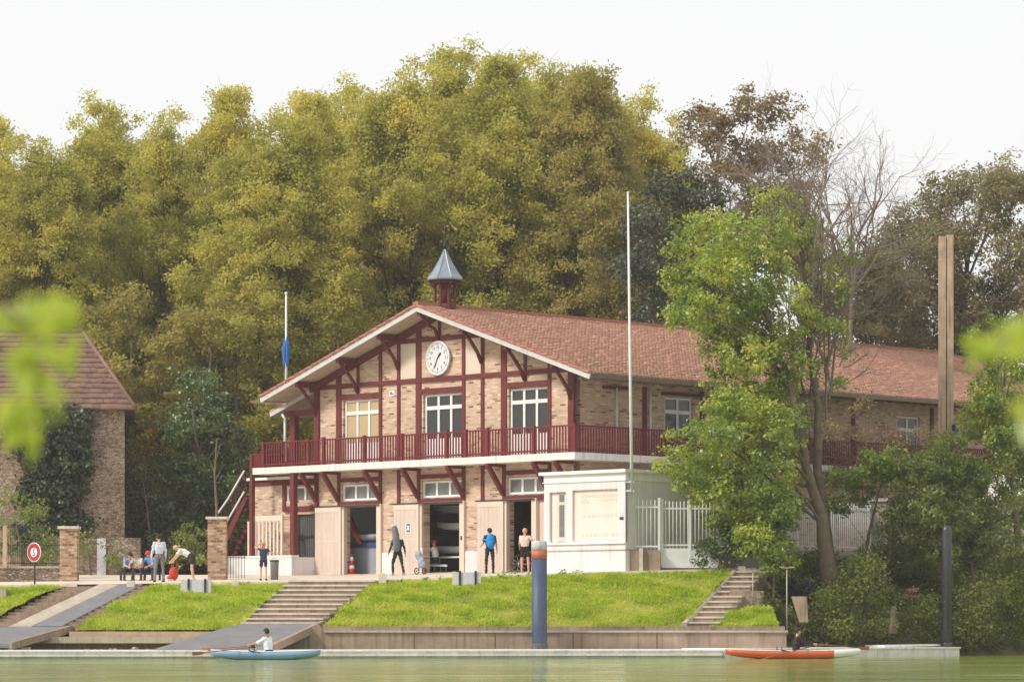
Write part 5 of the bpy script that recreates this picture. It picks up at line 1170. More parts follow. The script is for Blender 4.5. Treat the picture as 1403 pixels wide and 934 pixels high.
def person(label, loc, yaw, H=1.74, top=(230, 230, 230), bottom=(60, 60, 70), shoe=(50, 50, 50), skin=SKIN, hair='dark', torso=(0, .02, 1), ua=((-.25, 0, -1), (.25, 0, -1)), fa=((-.15, .1, -1), (.15, .1, -1)),
           th=((-.05, .02, -1), (.05, .02, -1)), sh=((-.02, -.03, -1), (.02, -.03, -1)), look=(0, .1, 1), face=(0, 1, 0), sleeve=.6, shorts=False, seat=None, long_hair=False, fem=False, cap=False, group=None, foot=((0, 1, 0), (0, 1, 0))):
    s = H / 1.74; S = []     # segments: (a, b, ra, rb, tag)
    pel = Vector((0, 0, 0)); tv = Vector(torso).normalized(); side = Vector((1, 0, 0))
    chest = pel + tv * .34 * s; neck = pel + tv * .52 * s
    hips = [pel + side * x * .095 * s - tv * .05 * s for x in (-1, 1)]
    shw = .165 if fem else .185
    shs = [pel + tv * .475 * s + side * x * shw * s for x in (-1, 1)]
    kn = [hips[i] + Vector(th[i]).normalized() * .42 * s for i in (0, 1)]; an = [kn[i] + Vector(sh[i]).normalized() * .41 * s for i in (0, 1)]
    el = [shs[i] + Vector(ua[i]).normalized() * .29 * s for i in (0, 1)]; wr = [el[i] + Vector(fa[i]).normalized() * .25 * s for i in (0, 1)]
    low = min(a.z for a in an) - .075 * s
    base = seat + .11 * s if seat is not None else -low
    # trunk
    fw = tv.cross(side) * -1
    for x in (-.06, 0, .06):
        S.append((pel + side * x * s, pel + tv * .16 * s + side * x * .8 * s, .115 * s, .10 * s, 'b'))
        S.append((pel + tv * .13 * s + side * x * .8 * s, chest + side * x * 1.25 * s, .112 * s, .122 * s, 't'))
        S.append((chest + side * x * 1.25 * s, pel + tv * .44 * s + side * x * 1.5 * s, .118 * s, .085 * s, 't'))
    hd = Vector(look).normalized(); fdir = (Vector(face) - hd * Vector(face).dot(hd)).normalized(); rd = fdir.cross(hd)
    hc = neck + hd * .185 * s
    S.append((pel + tv * .47 * s, neck + hd * .09 * s, .058 * s, .052 * s, 's'))
    S.append((hc + hd * .03 * s - fdir * .012 * s, hc - hd * .02 * s + fdir * .012 * s, .092 * s, .085 * s, 's'))
    S.append((hc - hd * .05 * s + fdir * .03 * s, hc - hd * .075 * s + fdir * .045 * s, .058 * s, .045 * s, 's'))
    S.append((hc + fdir * .093 * s + hd * .005 * s, hc + fdir * .108 * s - hd * .022 * s, .010 * s, .016 * s, 's'))
    for x in (-1, 1): S.append((hc + rd * x * .088 * s + hd * .015 * s, hc + rd * x * .09 * s - hd * .025 * s, .016 * s, .013 * s, 's'))
    for i in (0, 1):
        x = (-1, 1)[i]
        S.append((pel + tv * .455 * s + side * x * .08 * s, shs[i], .075 * s, .068 * s, 't'))
        m1 = shs[i].lerp(el[i], sleeve if sleeve < 1 else 1)
        S.append((shs[i], m1, .063 * s, (.055 if sleeve < 1 else .05) * s, 't'))
        if sleeve < 1: S.append((m1, el[i], .046 * s, .041 * s, 's')); S.append((el[i], wr[i], .040 * s, .028 * s, 's'))
        else:
            S.append((el[i], wr[i] - (wr[i] - el[i]) * .08, .049 * s, .038 * s, 't'))
        d = (wr[i] - el[i]).normalized(); o = d.orthogonal().normalized() if abs(d.x) > .9 else (Vector((1, 0, 0)) - d * d.x).normalized()
        nrm = d.cross(o); palm = wr[i] + d * .085 * s
        for q in (-.022, 0, .022): S.append((wr[i] + nrm * q * .6 * s, palm + nrm * q * s, .019 * s, .016 * s, 's'))
        for q, L_ in ((-.033, .062), (-.011, .075), (.011, .08), (.033, .070)):
            k0 = palm + nrm * q * s; k1 = k0 + (d + o * .25 * -x).normalized() * L_ * .55 * s; k2 = k1 + (d + o * .8 * -x).normalized() * L_ * .45 * s
            S.append((k0, k1, .0105 * s, .0095 * s, 's')); S.append((k1, k2, .0095 * s, .008 * s, 's'))
        t0 = wr[i] + d * .03 * s + nrm * .028 * s; t1 = t0 + (d * .7 + nrm * .8).normalized() * .04 * s; S.append((t0, t1, .014 * s, .011 * s, 's')); S.append((t1, t1 + (d + nrm * .2).normalized() * .03 * s, .011 * s, .009 * s, 's'))
        tl = .55 if shorts else 1
        mk = hips[i].lerp(kn[i], tl)
        S.append((hips[i], mk, .095 * s, (.078 if shorts else .062) * s, 'b'))
        if shorts: S.append((mk, kn[i], .066 * s, .054 * s, 's'))
        c = kn[i].lerp(an[i], .3)
        S.append((kn[i], c, .056 * s, .057 * s, 's' if shorts else 'b')); S.append((c, an[i], .057 * s, (.036 if shorts else .05) * s, 's' if shorts else 'b'))
        fd = Vector(foot[i]).normalized(); h0 = an[i] - Vector((0, 0, .035 * s)) - fd * .04 * s
        S.append((h0, h0 + fd * .11 * s, .042 * s, .042 * s, 'f')); S.append((h0 + fd * .11 * s - Vector((0, 0, .008)), h0 + fd * .19 * s - Vector((0, 0, .012)), .038 * s, .028 * s, 'f'))
    m = MB()
    for a, b, ra, rb, tg in S: capsule(m, a, b, ra, rb)
    tmp = bpy.data.objects.new('tmp', m.mesh('tmp')); COL.objects.link(tmp)
    r1 = tmp.modifiers.new('r', 'REMESH'); r1.mode = 'VOXEL'; r1.voxel_size = .0105; r1.use_smooth_shade = True
    r2 = tmp.modifiers.new('s', 'SMOOTH'); r2.iterations = 3; r2.factor = .4
    dg = bpy.context.evaluated_depsgraph_get(); me = bpy.data.meshes.new_from_object(tmp.evaluated_get(dg)); bpy.data.objects.remove(tmp)
    me.name = 'person'; me.materials.clear()
    for q in (skin, fab(top), fab(bottom), fab(shoe), EYE, LIP): me.materials.append(q)
    n = len(me.polygons); cen = np.empty(n * 3, np.float32); me.polygons.foreach_get('center', cen); cen = cen.reshape(-1, 3)
    best = np.full(n, 9.); mi = np.zeros(n, np.int32); code = {'s': 0, 't': 1, 'b': 2, 'f': 3}
    for a, b, ra, rb, tg in S:
        a_, b_ = np.array(a), np.array(b); d = b_ - a_; L2 = max(1e-9, d @ d); t_ = np.clip(((cen - a_) @ d) / L2, 0, 1)
        ds = np.linalg.norm(cen - a_ - t_[:, None] * d, axis=1) - (ra + (rb - ra) * t_); k = ds < best; best[k] = ds[k]; mi[k] = code[tg]
    for x in (-1, 1):
        e_ = np.array(hc + fdir * .088 * s + rd * x * .034 * s + hd * .012 * s); mi[np.linalg.norm(cen - e_, axis=1) < .015 * s] = 4
    e_ = hc + fdir * .1 * s - hd * .062 * s
    for q in (-.018, -.006, .006, .018): mi[np.linalg.norm(cen - np.array(e_ + rd * q * s), axis=1) < .011 * s] = 5
    vi = np.zeros(len(me.vertices), bool)
    for p_ in np.nonzero((mi == 1) | (mi == 2))[0]: vi[list(me.polygons[p_].vertices)] = True
    co = np.empty(len(me.vertices) * 3, np.float32); me.vertices.foreach_get('co', co); co = co.reshape(-1, 3); no = np.empty_like(co).ravel(); me.vertices.foreach_get('normal', no); no = no.reshape(-1, 3)
    fold = np.sin(co[:, 2] * 46 + 5 * np.sin(co[:, 0] * 17 + 2)) * .007 + np.sin(co[:, 0] * 60 + co[:, 2] * 14) * .006
    co[vi] += no[vi] * fold[vi][:, None]; me.vertices.foreach_set('co', co.ravel()); me.update()
    me.polygons.foreach_set('material_index', mi); me.polygons.foreach_set('use_smooth', np.ones(n, bool))
    o = bpy.data.objects.new('person', me); COL.objects.link(o)
    o.location = Vector(loc) + Vector((0, 0, base)); o.rotation_euler = (0, 0, yaw); tag(o, label, 'person', group)
    # hair or cap
    h = MB(); vs, fs = [], []; nn = 16; rows = 7; rot = Matrix((rd, fdir, hd)).transposed()
    for j in range(rows + 1):
        t_ = math.pi * .62 * j / rows
        for i in range(nn):
            a = 2 * math.pi * i / nn; back = max(0, -math.sin(a)); tt = t_ * (1 + .28 * back) * (.72 if math.sin(a) > .2 and not cap else .85 if math.sin(a) > .2 else 1)
            q = Vector((math.sin(tt) * math.cos(a) * .101, math.sin(tt) * math.sin(a) * .108, math.cos(tt) * .112)) * s; vs.append(hc + rot @ q + hd * .018 * s)
    for j in range(rows):
        for i in range(nn): fs.append((j*nn+i, j*nn+(i+1) % nn, j*nn+nn+(i+1) % nn, j*nn+nn+i))
    h.add(vs, fs, 0, True)
    if long_hair: capsule(h, hc - fdir * .09 * s + hd * .02 * s, hc - fdir * .12 * s - hd * .20 * s, .05 * s, .028 * s)
    if cap: h.prism([hc + rot @ (Vector((x, y, .052)) * s) for x, y in ((-.07, .085), (-.05, .16), (.05, .16), (.07, .085))], hd * .012)
    h.build('cap' if cap else 'hair', HAIRC[hair], o)
    return o, dict(base=base, shs=shs, wr=wr, hc=hc, neck=neck, pel=pel, tv=tv, fw=fw, s=s)
def gp(u, Y): X = WX(u, Y); return Vector((X, Y, gz(X, Y) + .006))
def pz(o, d, q): return o.location + Matrix.Rotation(o.rotation_euler.z, 3, 'Z') @ Vector(q)
# standing man
person('man standing with his back turned in a pale shirt and grey trousers on the promenade', gp(218, 123.4), R(25), 1.76, (206, 214, 226), (128, 126, 124), (60, 56, 54), hair='dark', sleeve=1, look=(0, .25, 1), face=(.2, 1, 0), th=((-.12, .05, -1), (.10, -.06, -1)), sh=((-.06, -.04, -1), (.05, -.06, -1)), fa=((-.1, .25, -1), (.1, .3, -1)))
# bending figure
o, d = person('person in white top and dark shorts bending down to a red bag', gp(262, 126), R(82), 1.70, (228, 226, 218), (48, 48, 56), (190, 186, 180), hair='fair', shorts=True, torso=(0, .85, .55), ua=((-.2, .55, -.8), (.15, .6, -.75)), fa=((-.05, .7, -.75), (.05, .7, -.7)), look=(0, .9, .35), face=(0, .5, -1), th=((-.12, -.05, -1), (.14, .15, -1)), sh=((-.04, -.12, -1), (.05, -.2, -1)), skin=SKIN)
p = gp(238, 126); t = thing('red_bag', 'slumped red sports bag at the hands of the bending figure', 'bag', p, R(30))
m = MB(); m.ball((0, 0, .26), (.2, .13, .27), 12); m.ball((-.14, 0, .1), (.15, .12, .1), 10); m.build('body', fab((190, 66, 58)), t)
m = MB(); m.tube([(.05, 0, .45), (.16, 0, .66), (.26, .02, .72), (.1, .04, .42)], .018, 6); m.build('strap', fab((150, 50, 46)), t); m = MB(); m.box(-.3, -.05, -.1, .1, 0, .05); m.build('sole_patch', fab((224, 214, 208)), t)
# crouching group on a low bench
bz = gp(190, 127)
t = thing('low_bench', 'low dark bench under the sitting group beside the stone house', 'bench', bz)
m = MB(); m.box(-.85, .95, -.02, .32, .27, .32); m.build('seat', M['iron'], t)
for x in (-.7, .8):
    m = MB(); m.box(x - .03, x + .03, .0, .3, 0, .27); m.build('leg', M['iron'], t)
sit = dict(th=((-.18, 1, .12), (.18, 1, .1)), sh=((-.05, .12, -1), (.05, .1, -1)), seat=.32)
person('sitting person in white leaning forward in the group on the low bench', bz + Vector((.05, .18, 0)), R(165), 1.66, (224, 222, 216), (70, 70, 80), hair='grey', torso=(.1, .55, .85), ua=((-.2, .7, -.7), (.2, .7, -.7)), fa=((.3, .8, -.3), (-.3, .8, -.3)), look=(0, .5, .85), face=(0, 1, -.4), **sit)
person('sitting person in a pale blue top at the left end of the low bench', bz + Vector((-.52, .18, 0)), R(205), 1.66, (120, 160, 200), (50, 52, 60), hair='dark', torso=(-.1, .6, .8), ua=((-.2, .6, -.8), (.2, .6, -.8)), fa=((.2, .9, -.2), (-.2, .9, -.2)), look=(0, .6, .8), face=(0, 1, -.5), **sit)
person('sitting person in blue top and red cap at the right of the low bench', bz + Vector((.6, .18, 0)), R(150), 1.70, (104, 150, 206), (64, 66, 74), hair='red', cap=True, torso=(.15, .5, .88), ua=((-.2, .6, -.8), (.3, .5, -.8)), fa=((.2, .9, -.3), (-.2, .8, -.5)), look=(0, .45, .9), face=(0, 1, -.3), **sit)
# girl
person('girl with auburn hair in a navy dress stretching her arms before the white wall', gp(361, 125), R(-15), 1.42, (52, 58, 84), (50, 52, 70), (56, 56, 60), hair='orange', long_hair=True, fem=True, shorts=True, sleeve=.35, ua=((-.75, .1, .35), (.7, .2, -.45)), fa=((.75, .15, .55), (.85, .3, -.1)), th=((-.1, .08, -1), (.08, -.05, -1)), sh=((-.03, -.02, -1), (.06, -.1, -1)), look=(0, .1, 1), face=(.3, 1, 0))
p = gp(376, 126.2); t = thing('litter_bin', 'slim grey litter bin before the white wall, right of the girl', 'bin', p)
m = MB(); m.lathe([(.15, 0), (.17, .72), (.17, .74), (.14, .745)], n=14); m.build('body', fab((128, 124, 122)), t); m = MB(); m.lathe([(.185, .70), (.185, .76)], n=14); m.build('rim', M['iron'], t)
# person with the long bag
FY = lambda u, d: (lambda X0, Y0, t: Vector((X0 + C45 * ((t * Y0 - X0) / (C45 * (1 + t))), Y0 - C45 * ((t * Y0 - X0) / (C45 * (1 + t))), 0)))(LC.x + C45 * d, LC.y + C45 * d, (u - CX) / F)
def fp_(u, d): q = FY(u, d); return Vector((q.x, q.y, max(gz(q.x, q.y), 0) + .006))
p = fp_(545, -2.2)
o, d = person('person in dark clothes walking with a tall grey bag by the second door', p, R(20), 1.72, (62, 68, 82), (44, 42, 48), (150, 140, 134), hair='dark', sleeve=1, torso=(0, .14, 1), ua=((-.35, -.05, -1), (.38, -.1, -1)), fa=((-.2, .35, -.8), (.25, .3, -.8)), th=((-.22, .3, -1), (.12, -.25, -1)), sh=((-.05, -.3, -1), (.06, -.45, -1)), look=(0, .25, 1))
t = thing('long_bag', 'tall dark grey bag carried upright on the walking person', 'bag', pz(o, d, (-.10, -.20, .0)), R(20))
m = MB(); m.tube([(0, 0, .05), (-.02, -.02, .2), (-.05, -.03, .6), (-.10, 0, .96), (-.12, .02, 1.06)], [.08, .14, .14, .12, .06], 12); m.build('sack', fab((112, 116, 122)), t)
m = MB(); m.ball((-.12, .02, 1.06), (.12, .09, .05), 10); m.build('white_flap', fab((210, 210, 206)), t); m = MB(); m.tube([(.1, .1, .1), (.18, .2, .35), (.1, .16, .55), (0, .1, .7)], .02, 6); m.build('strap', M['iron'], t)
# trolley
p = fp_(576, -1.6); t = thing('folded_trolley', 'small two wheeled trolley draped with a grey cloth before the second door', 'trolley', p, R(-40))
m = MB(); m.tube([(-.15, 0, .12), (-.05, .02, .6), (.02, .05, 1.05)], .016, 6); m.tube([(.15, 0, .12), (.08, .02, .6), (.05, .05, 1.05)], .016, 6); m.beam((-.2, 0, .12), (.2, 0, .12), .03, .03); m.beam((-.3, -.1, .5), (.1, 0, .4), .03, .03); m.build('frame', M['steel'], t)
m = MB()
for k in range(5): m.ball((-.08 + .05 * k - .02 * (k % 2), -.04 + .03 * (k % 3), .78 - .10 * k), (.16, .12, .16), 9)
m.build('cloth', fab((158, 166, 178)), t)
for x in (-.2, .2):
    m = MB(); m.tube([(x, .12 * math.cos(a), .13 + .12 * math.sin(a)) for a in [i * math.pi / 8 for i in range(17)]], .022, 6, caps=False); m.tube([(x - .03, 0, .13), (x + .03, 0, .13)], .03, 6); m.build('wheel', M['tyre'], t)
# seated rower on a machine inside the second door
p = fp_(597, .75); p.z = 3.21
t = thing('rowing_machine', 'dark rowing machine with a pale rail inside the second doorway', 'rowing machine', p, R(70))
m = MB(); m.beam((0, -.5, .3), (0, 1.5, .36), .09, .09); m.build('rail', M['steel'], t); m = MB(); m.lathe([(.26, -.07), (.28, 0), (.26, .07)], n=16); 
fwm = MB(); fwm.prism([(-.08, 1.55 + .27 * math.cos(a), .42 + .27 * math.sin(a)) for a in [i * math.pi / 8 for i in range(16)]], (.16, 0, 0)); fwm.build('flywheel', M['black'], t)
for y in (-.45, 1.3): m = MB(); m.box(-.25, .25, y - .03, y + .03, 0, .05); m.box(-.03, .03, y - .03, y + .03, .05, .3); m.build('foot', M['iron'], t)
m = MB(); m.box(-.17, .17, -.2, .12, .36, .43); m.build('seat', M['black'], t)
m = MB(); m.beam((-.25, 1.0, .78), (.25, 1.0, .78), .035, .035); m.tube([(0, 1.0, .78), (0, 1.35, .6)], .012, 5); m.build('handle', M['woodoar'], t)
person('rower in a white shirt and red cap sitting on the machine inside the second doorway', p + Vector((0, 0, 0)), R(70), 1.72, (222, 222, 224), (40, 40, 46), (170, 165, 160), hair='red', cap=True, torso=(0, .12, 1), ua=((-.15, .85, -.45), (.15, .85, -.45)), fa=((.05, 1, -.15), (-.05, 1, -.15)), th=((-.1, 1, .25), (.1, 1, .25)), sh=((-.02, .55, -.75), (.02, .55, -.75)), seat=.43, face=(0, 1, 0))
# blue backpack
p = fp_(671, -1.2)
o, d = person('person with bright blue backpack standing at the third sliding door', p, R(12), 1.74, (44, 58, 84), (46, 44, 46), (52, 48, 48), hair='dark', ua=((-.25, .35, -1), (.3, .05, -1)), fa=((-.1, .9, -.3), (.15, .3, -1)), th=((-.08, .05, -1), (.08, -.04, -1)), face=(-.3, 1, 0))
t = thing('backpack', 'bright blue backpack on the person at the third door', 'backpack', pz(o, d, (0, -.20, .08)), R(12))
m = MB(); m.ball((0, 0, .22), (.19, .12, .30), 14); m.ball((0, -.08, .12), (.14, .07, .15), 12); m.build('sack', fab((34, 136, 206)), t)
m = MB()
for x in (-.12, .12): m.tube([(x, .06, .46), (x, .2, .47), (x, .34, .3), (x * 1.2, .24, .08), (x * 1.2, .06, .02)], .024, 6)
m.build('straps', fab((30, 110, 180)), t)
m = MB(); m.box(-.34, -.16, .1, .24, .26, .30); m.build('loose_flap', fab((120, 190, 230)), t)
# woman at the third doorway and a bicycle
p = fp_(719, -.9)
person('woman in a pale pink top and black shorts with fair hair in the third doorway', p, R(-10), 1.70, (226, 200, 190), (34, 32, 36), (200, 170, 160), hair='fair', fem=True, shorts=True, sleeve=.5, ua=((-.2, .2, -1), (.65, .1, -.6)), fa=((-.1, .7, -.5), (.5, .6, -.5)), th=((-.06, .05, -1), (.12, -.05, -1)), sh=((0, -.05, -1), (.04, -.06, -1)))
p = fp_(727, -.35); t = thing('bicycle', 'orange bicycle standing in the third doorway beside the woman', 'bicycle', p, R(-30))
for x, nm in ((-.52, 0), (.52, 1)):
    m = MB(); m.tube([(x + .33 * math.cos(a), 0, .35 + .33 * math.sin(a)) for a in [2 * math.pi * i / 24 for i in range(25)]], .02, 6, caps=False); wh = m.build('wheel', M['tyre'], t)
    m = MB(); m.tube([(x, -.04, .35), (x, .04, .35)], .025, 6)
    for i in range(10): a = i * math.pi / 5; m.tube([(x, 0, .35), (x + .32 * math.cos(a), 0, .35 + .32 * math.sin(a))], .004, 4)
    m.build('spokes', M['steel'], wh)
m = MB(); q = [(-.52, 0, .35), (-.08, 0, .30), (.36, 0, .78), (-.2, 0, .82)]
for a, b in ((0, 1), (1, 2), (1, 3), (0, 3), (3, 2)): m.tube([q[a], q[b]], .02, 6)
m.tube([(.34, 0, .86), (.52, 0, .35)], .018, 6); m.build('frame', M['rust'], t)
m = MB(); m.tube([(.34, 0, .82), (.32, 0, .98)], .016, 6); m.tube([(.25, -.26, 1.0), (.36, -.2, 1.02), (.32, 0, .98), (.36, .2, 1.02), (.25, .26, 1.0)], .014, 6); m.build('handlebar', M['iron'], t)
m = MB(); m.tube([(-.2, 0, .82), (-.22, 0, .93)], .014, 6); m.ball((-.22, 0, .95), (.14, .07, .035), 10); m.build('saddle', M['black'], t)

# ------------------------------------------------------------------ boats
def hull(L_, B, D, n=20, k=8, sheer=.06, bluff=.6, stern=0):
    """rounded hull with a flat deck line, bow at +x"""
    vs, fs = [], []
    for i in range(n + 1):
        f = i / n * 2 - 1; e_ = 9. if f * stern > 0 else 2.6; wd = B / 2 * max(.03 if f * stern <= 0 else .55, (1 - abs(f) ** e_) ** bluff); z0 = D * (.10 + .55 * abs(f) ** 3); zt = D + sheer * f * f
        for j in range(k + 1):
            a = math.pi * j / k; vs.append((f * L_ / 2, -wd * math.cos(a), zt - (zt - z0) * math.sin(a) ** .8))
    w_ = k + 1
    for i in range(n):
        for j in range(k): fs.append((i*w_+j, i*w_+j+1, (i+1)*w_+j+1, (i+1)*w_+j))
        fs.append((i*w_+k, i*w_, (i+1)*w_, (i+1)*w_+k))
    fs += [tuple(range(w_))[::-1], tuple(range(n*w_, n*w_+w_))]
    return vs, fs
def oar(label, a, b, grip_on=None):
    a, b = Vector(a), Vector(b); t = thing('oar', label, 'oar', a, 0, 'oars'); m = MB(t.location); m.tube([a, b], [.016, .018], 8); m.build('shaft', M['woodoar'], t)
    dv = (b - a).normalized(); m = MB(t.location); sdv = dv.cross(Vector((0, 0, 1))).normalized(); upv = sdv.cross(dv)
    m.prism([b - upv * .02, b + dv * .12 - upv * .06, b + dv * .38 - upv * .06, b + dv * .42 - upv * .02, b + dv * .40 + upv * .06, b + dv * .12 + upv * .05, b + upv * .02], sdv * .015); m.build('blade', M['woodoar'], t)
    m = MB(t.location); m.tube([a, a + dv * .14], .03, 8); m.build('grip', M['black'], t)
def rowboat(label, u0, u1, Y, hullm, deckm, rot, bowm=None, stern=1):
    X0, X1 = WX(u0, Y), WX(u1, Y); L_ = X1 - X0; t = thing('rowing_boat', label, 'boat', ((X0 + X1) / 2, Y, -.06), rot)
    vs, fs = hull(L_, .62, .32, stern=stern); m = MB(); m.add(vs, fs, 0, True); m.build('hull', hullm, t)
    m = MB(); top = [(x * .99, y * .97, z + .006) for x, y, z in vs]
    w_ = 9; ft = []
    port, star = [], []
    for i in range(21): port.append(top[i*w_]); star.append(top[i*w_+8])
    v2 = port + star; f2 = [(i, i+1, 21+i+1, 21+i) for i in range(20) if not 7 <= i <= 12]; m.add(v2, f2); m.build('deck', deckm, t)
    m = MB(); m.tube(port, .018, 5); m.tube(star, .018, 5); m.build('gunwale', deckm, t)
    m = MB(); m.box(-.2, .15, -.18, .18, .14, .17); m.build('seat', M['woodoar'], t)
    for s in (-1, 1):
        m = MB(); m.tube([(-.35, s * .28, .30), (-.45, s * .75, .36), (-.15, s * .28, .30)], .016, 6); m.tube([(-.45, s * .75, .34), (-.45, s * .75, .46)], .018, 6); m.build('outrigger', M['iron'], t)
    if bowm:
        m = MB(); vv = [(x * 1.012, y * 1.04, (z - .15) * 1.03 + .152) for x, y, z in vs[16*w_:]]
        ff = [(i*w_+j, i*w_+j+1, (i+1)*w_+j+1, (i+1)*w_+j) for i in range(4) for j in range(8)] + [(i*w_+8, i*w_, (i+1)*w_, (i+1)*w_+8) for i in range(4)]
        m.add(vv, ff, 0, True); m.build('bow_cover', bowm, t)
    return t
b1 = rowboat('pale blue rowing boat with a rower in white, moored along the landing stage', 288, 439, 107.6, M['bluehull'], M['whitehull'], R(-1.5))
bp = b1.location + Vector((.12, 0, 0))
person('rower in a white shirt seen from behind in the blue boat', (bp.x, bp.y, -.06), R(60), 1.72, (232, 234, 240), (40, 42, 50), hair='dark', torso=(.02, .18, 1), sleeve=.85, ua=((-.3, .8, -.55), (.3, .8, -.55)), fa=((.0, 1, -.15), (.0, 1, -.15)), th=((-.1, 1, .12), (.1, 1, .12)), sh=((-.02, .8, -.25), (.02, .8, -.25)), seat=.17, skin=SKIN2, face=(0, 1, 0), foot=((0, .5, 1), (0, .5, 1)))
oar('wooden oar on the far side of the blue boat', bp + Vector((-.50, .18, .52)), bp + Vector((-2.0, 1.2, .40)))
oar('wooden oar on the near side of the blue boat', bp + Vector((-.45, -.05, .48)), bp + Vector((-2.05, -.75, .30)))
b2 = rowboat('orange rowing boat with a white bow and a rower in black', 994, 1178, 110.4, M['orangehull'], M['whitehull'], R(1.5), M['whitehull'], -1)
bp = b2.location + Vector((.1, 0, 0))
person('rower dressed in black facing right in the orange boat', (bp.x, bp.y, -.06), R(-78), 1.74, (46, 44, 46), (42, 42, 46), hair='dark', torso=(0, .12, 1), sleeve=1, ua=((-.25, .75, -.6), (.25, .75, -.6)), fa=((-.1, 1, -.1), (.1, 1, -.1)), th=((-.12, 1, .2), (.12, 1, .2)), sh=((-.02, .75, -.35), (.02, .75, -.35)), seat=.17, face=(0, 1, .05), foot=((0, .5, 1), (0, .5, 1)))
oar('orange brown oar dipping into the water from the orange boat', bp + Vector((.62, -.22, .50)), bp + Vector((-1.35, -1.0, .02)))
oar('orange brown oar lying towards the landing stage from the orange boat', bp + Vector((.5, .2, .56)), bp + Vector((2.2, .9, .42)))

# ------------------------------------------------------------------ small things
def rsign():
    p = Vector((WX(46.5, 122), 122, gz(WX(46.5, 122), 122) - .5)); t = thing('road_sign', 'round red ringed sign with a grey blue five on a black post', 'sign', p, R(-38))
    m = MB(); m.tube([(0, .04, 0), (0, .04, 2.05)], .032, 8); m.build('post', M['iron'], t)
    zc_ = WZ(756, 122) - p.z
    def ring(r0, r1, y0, y1):
        m = MB(); n = 36
        for i in range(n):
            a, b = 2*math.pi*i/n, 2*math.pi*(i+1)/n
            P = [(r*math.cos(q), y, zc_ + r*math.sin(q)) for q in (a, b) for r in (r0, r1) for y in (y0, y1)]
            m.add(P, [(0, 2, 6, 4), (2, 3, 7, 6), (1, 5, 7, 3), (0, 4, 5, 1)])
        return m
    m = MB(); disc(m, .36, -.0, .02); m.v = [v + Vector((0, 0, zc_)) for v in m.v]; m.build('plate', M['signwhite'], t)
    ring(.20, .33, -.012, -.001).build('red_ring', M['signred'], t); ring(.19, .215, -.016, -.013).build('dark_rim', M['black'], t)
    vs, fs = text_mesh('5', .34, .002); m = MB(); m.add([(v.x, -.008 - v.z, zc_ - .03 + v.y) for v in vs], fs); m.prism([(-.06, -.010, zc_ + .13), (.06, -.010, zc_ + .13), (0, -.010, zc_ + .175)], (0, .006, 0)); m.build('figure', M['ink'], t)
rsign()
def board(label, u, v, w_, h_, Y):
    p = W(u, v, Y); t = thing('notice_board', label, 'board', p, R(0), 'blank boards on the grass edge')
    m = MB(); m.box(-w_/2, w_/2, -.03, .0, -h_/2, h_/2); m.build('panel', M['board'], t)
    for s in (-1, 1):
        m = MB(); m.box(s * w_ * .30 - .04, s * w_ * .30 + .04, -.07, -.032, -h_/2 - .25, h_/2 + .05); m.build('post', M['iron'], t)
        m = MB(); m.box(s * w_ * .49 - .10, s * w_ * .49 + .02, -.02, .16, -h_/2 - .2, h_/2 + .02); m.build('stone_end', M['kerb'], t)
board('blank grey board with two black posts on the left green bank', 270, 803, 1.0, .46, 119.0)
board('blank grey board with two black posts on the edge of the long green bank', 641, 792, .95, .46, 119.4)
def bollard(label, u, v0, v1, Y, w_=.28):
    p = W(u, v1, Y); t = tag(MB().box(-w_/2, w_/2, -w_/2, w_/2, -.25, WZ(v0, Y) - p.z).box(-w_/2 + .03, w_/2 - .03, -w_/2 + .03, w_/2 - .03, WZ(v0, Y) - p.z + .0, WZ(v0, Y) - p.z + .04).build('stone_bollard', M['kerb'], None, p), label, 'bollard', 'stone bollards along the promenade edge')
bollard('stone bollard at the top of the flanked ramp, below the sitting group', 179.5, 797, 811, 120.7)
bollard('stone bollard at the top left corner of the wide steps', 402, 794, 811, 120.7)
bollard('stone bollard on the kerb below the iron gate', 323, 796, 811, 120.7)
bollard('stone bollard at the top right corner of the wide steps', 524, 786, 803, 120.7)
bollard('stone bollard at the head of the narrow steps under the green tree', 1016, 776, 793, 120.7)
bollard('stone bollard at the grass edge near the white annexe', 791, 783, 791, 120.7, .36)
bollard('stone bollard behind the round sign, at the head of the flanked ramp', 65, 803, 812, 121.5, .3)
for lab, u, v0, v1, Y in (('thin pale lamp post with a flat double head below the spiky plant', 1078, 778, 858, 116.5), ('thin pale lamp post beside the top of the narrow steps', 1031.5, 782, 815, 117.5)):
    p = W(u, v1, Y); t = thing('lamp_post', lab, 'lamp', p); h_ = WZ(v0, Y) - p.z
    m = MB(); m.tube([(0, 0, -.3), (0, 0, h_)], [.026, .02], 8); m.build('post', M['concrete'], t)
    m = MB(); m.box(-.2, .2, -.05, .05, h_, h_ + .03); m.box(-.26, -.1, -.07, .07, h_ + .03, h_ + .06); m.box(.08, .26, -.07, .07, h_ + .03, h_ + .06); m.build('lamp_head', M['concrete'], t)
t = thing('leaning_slab', 'broken pale concrete slab leaning on the overgrown bank', 'slab', W(1096, 848, 117))
m = MB(); m.prism([(-.02, -.1, -.1), (.28, -.1, -.1), (.25, 0, .82), (-.30, 0, .82)], (0, .22, 0)); m.build('slab', M['quay'], t)
t = thing('side_wall', 'low stone wall stub stepping down beside the narrow steps', 'wall', W(1020, 820, 118))
m = MB(t.location); m.box(WX(1000, 118), WX(1046, 118), 117.9, 118.5, 1.4, WZ(809, 118)); m.build('stonework', M['quay'], t)
m = MB(t.location); m.box(WX(985, 117), WX(1003, 117), 117.0, 117.9, 1.1, WZ(826, 117)); m.build('lower_block', M['quay'], t)
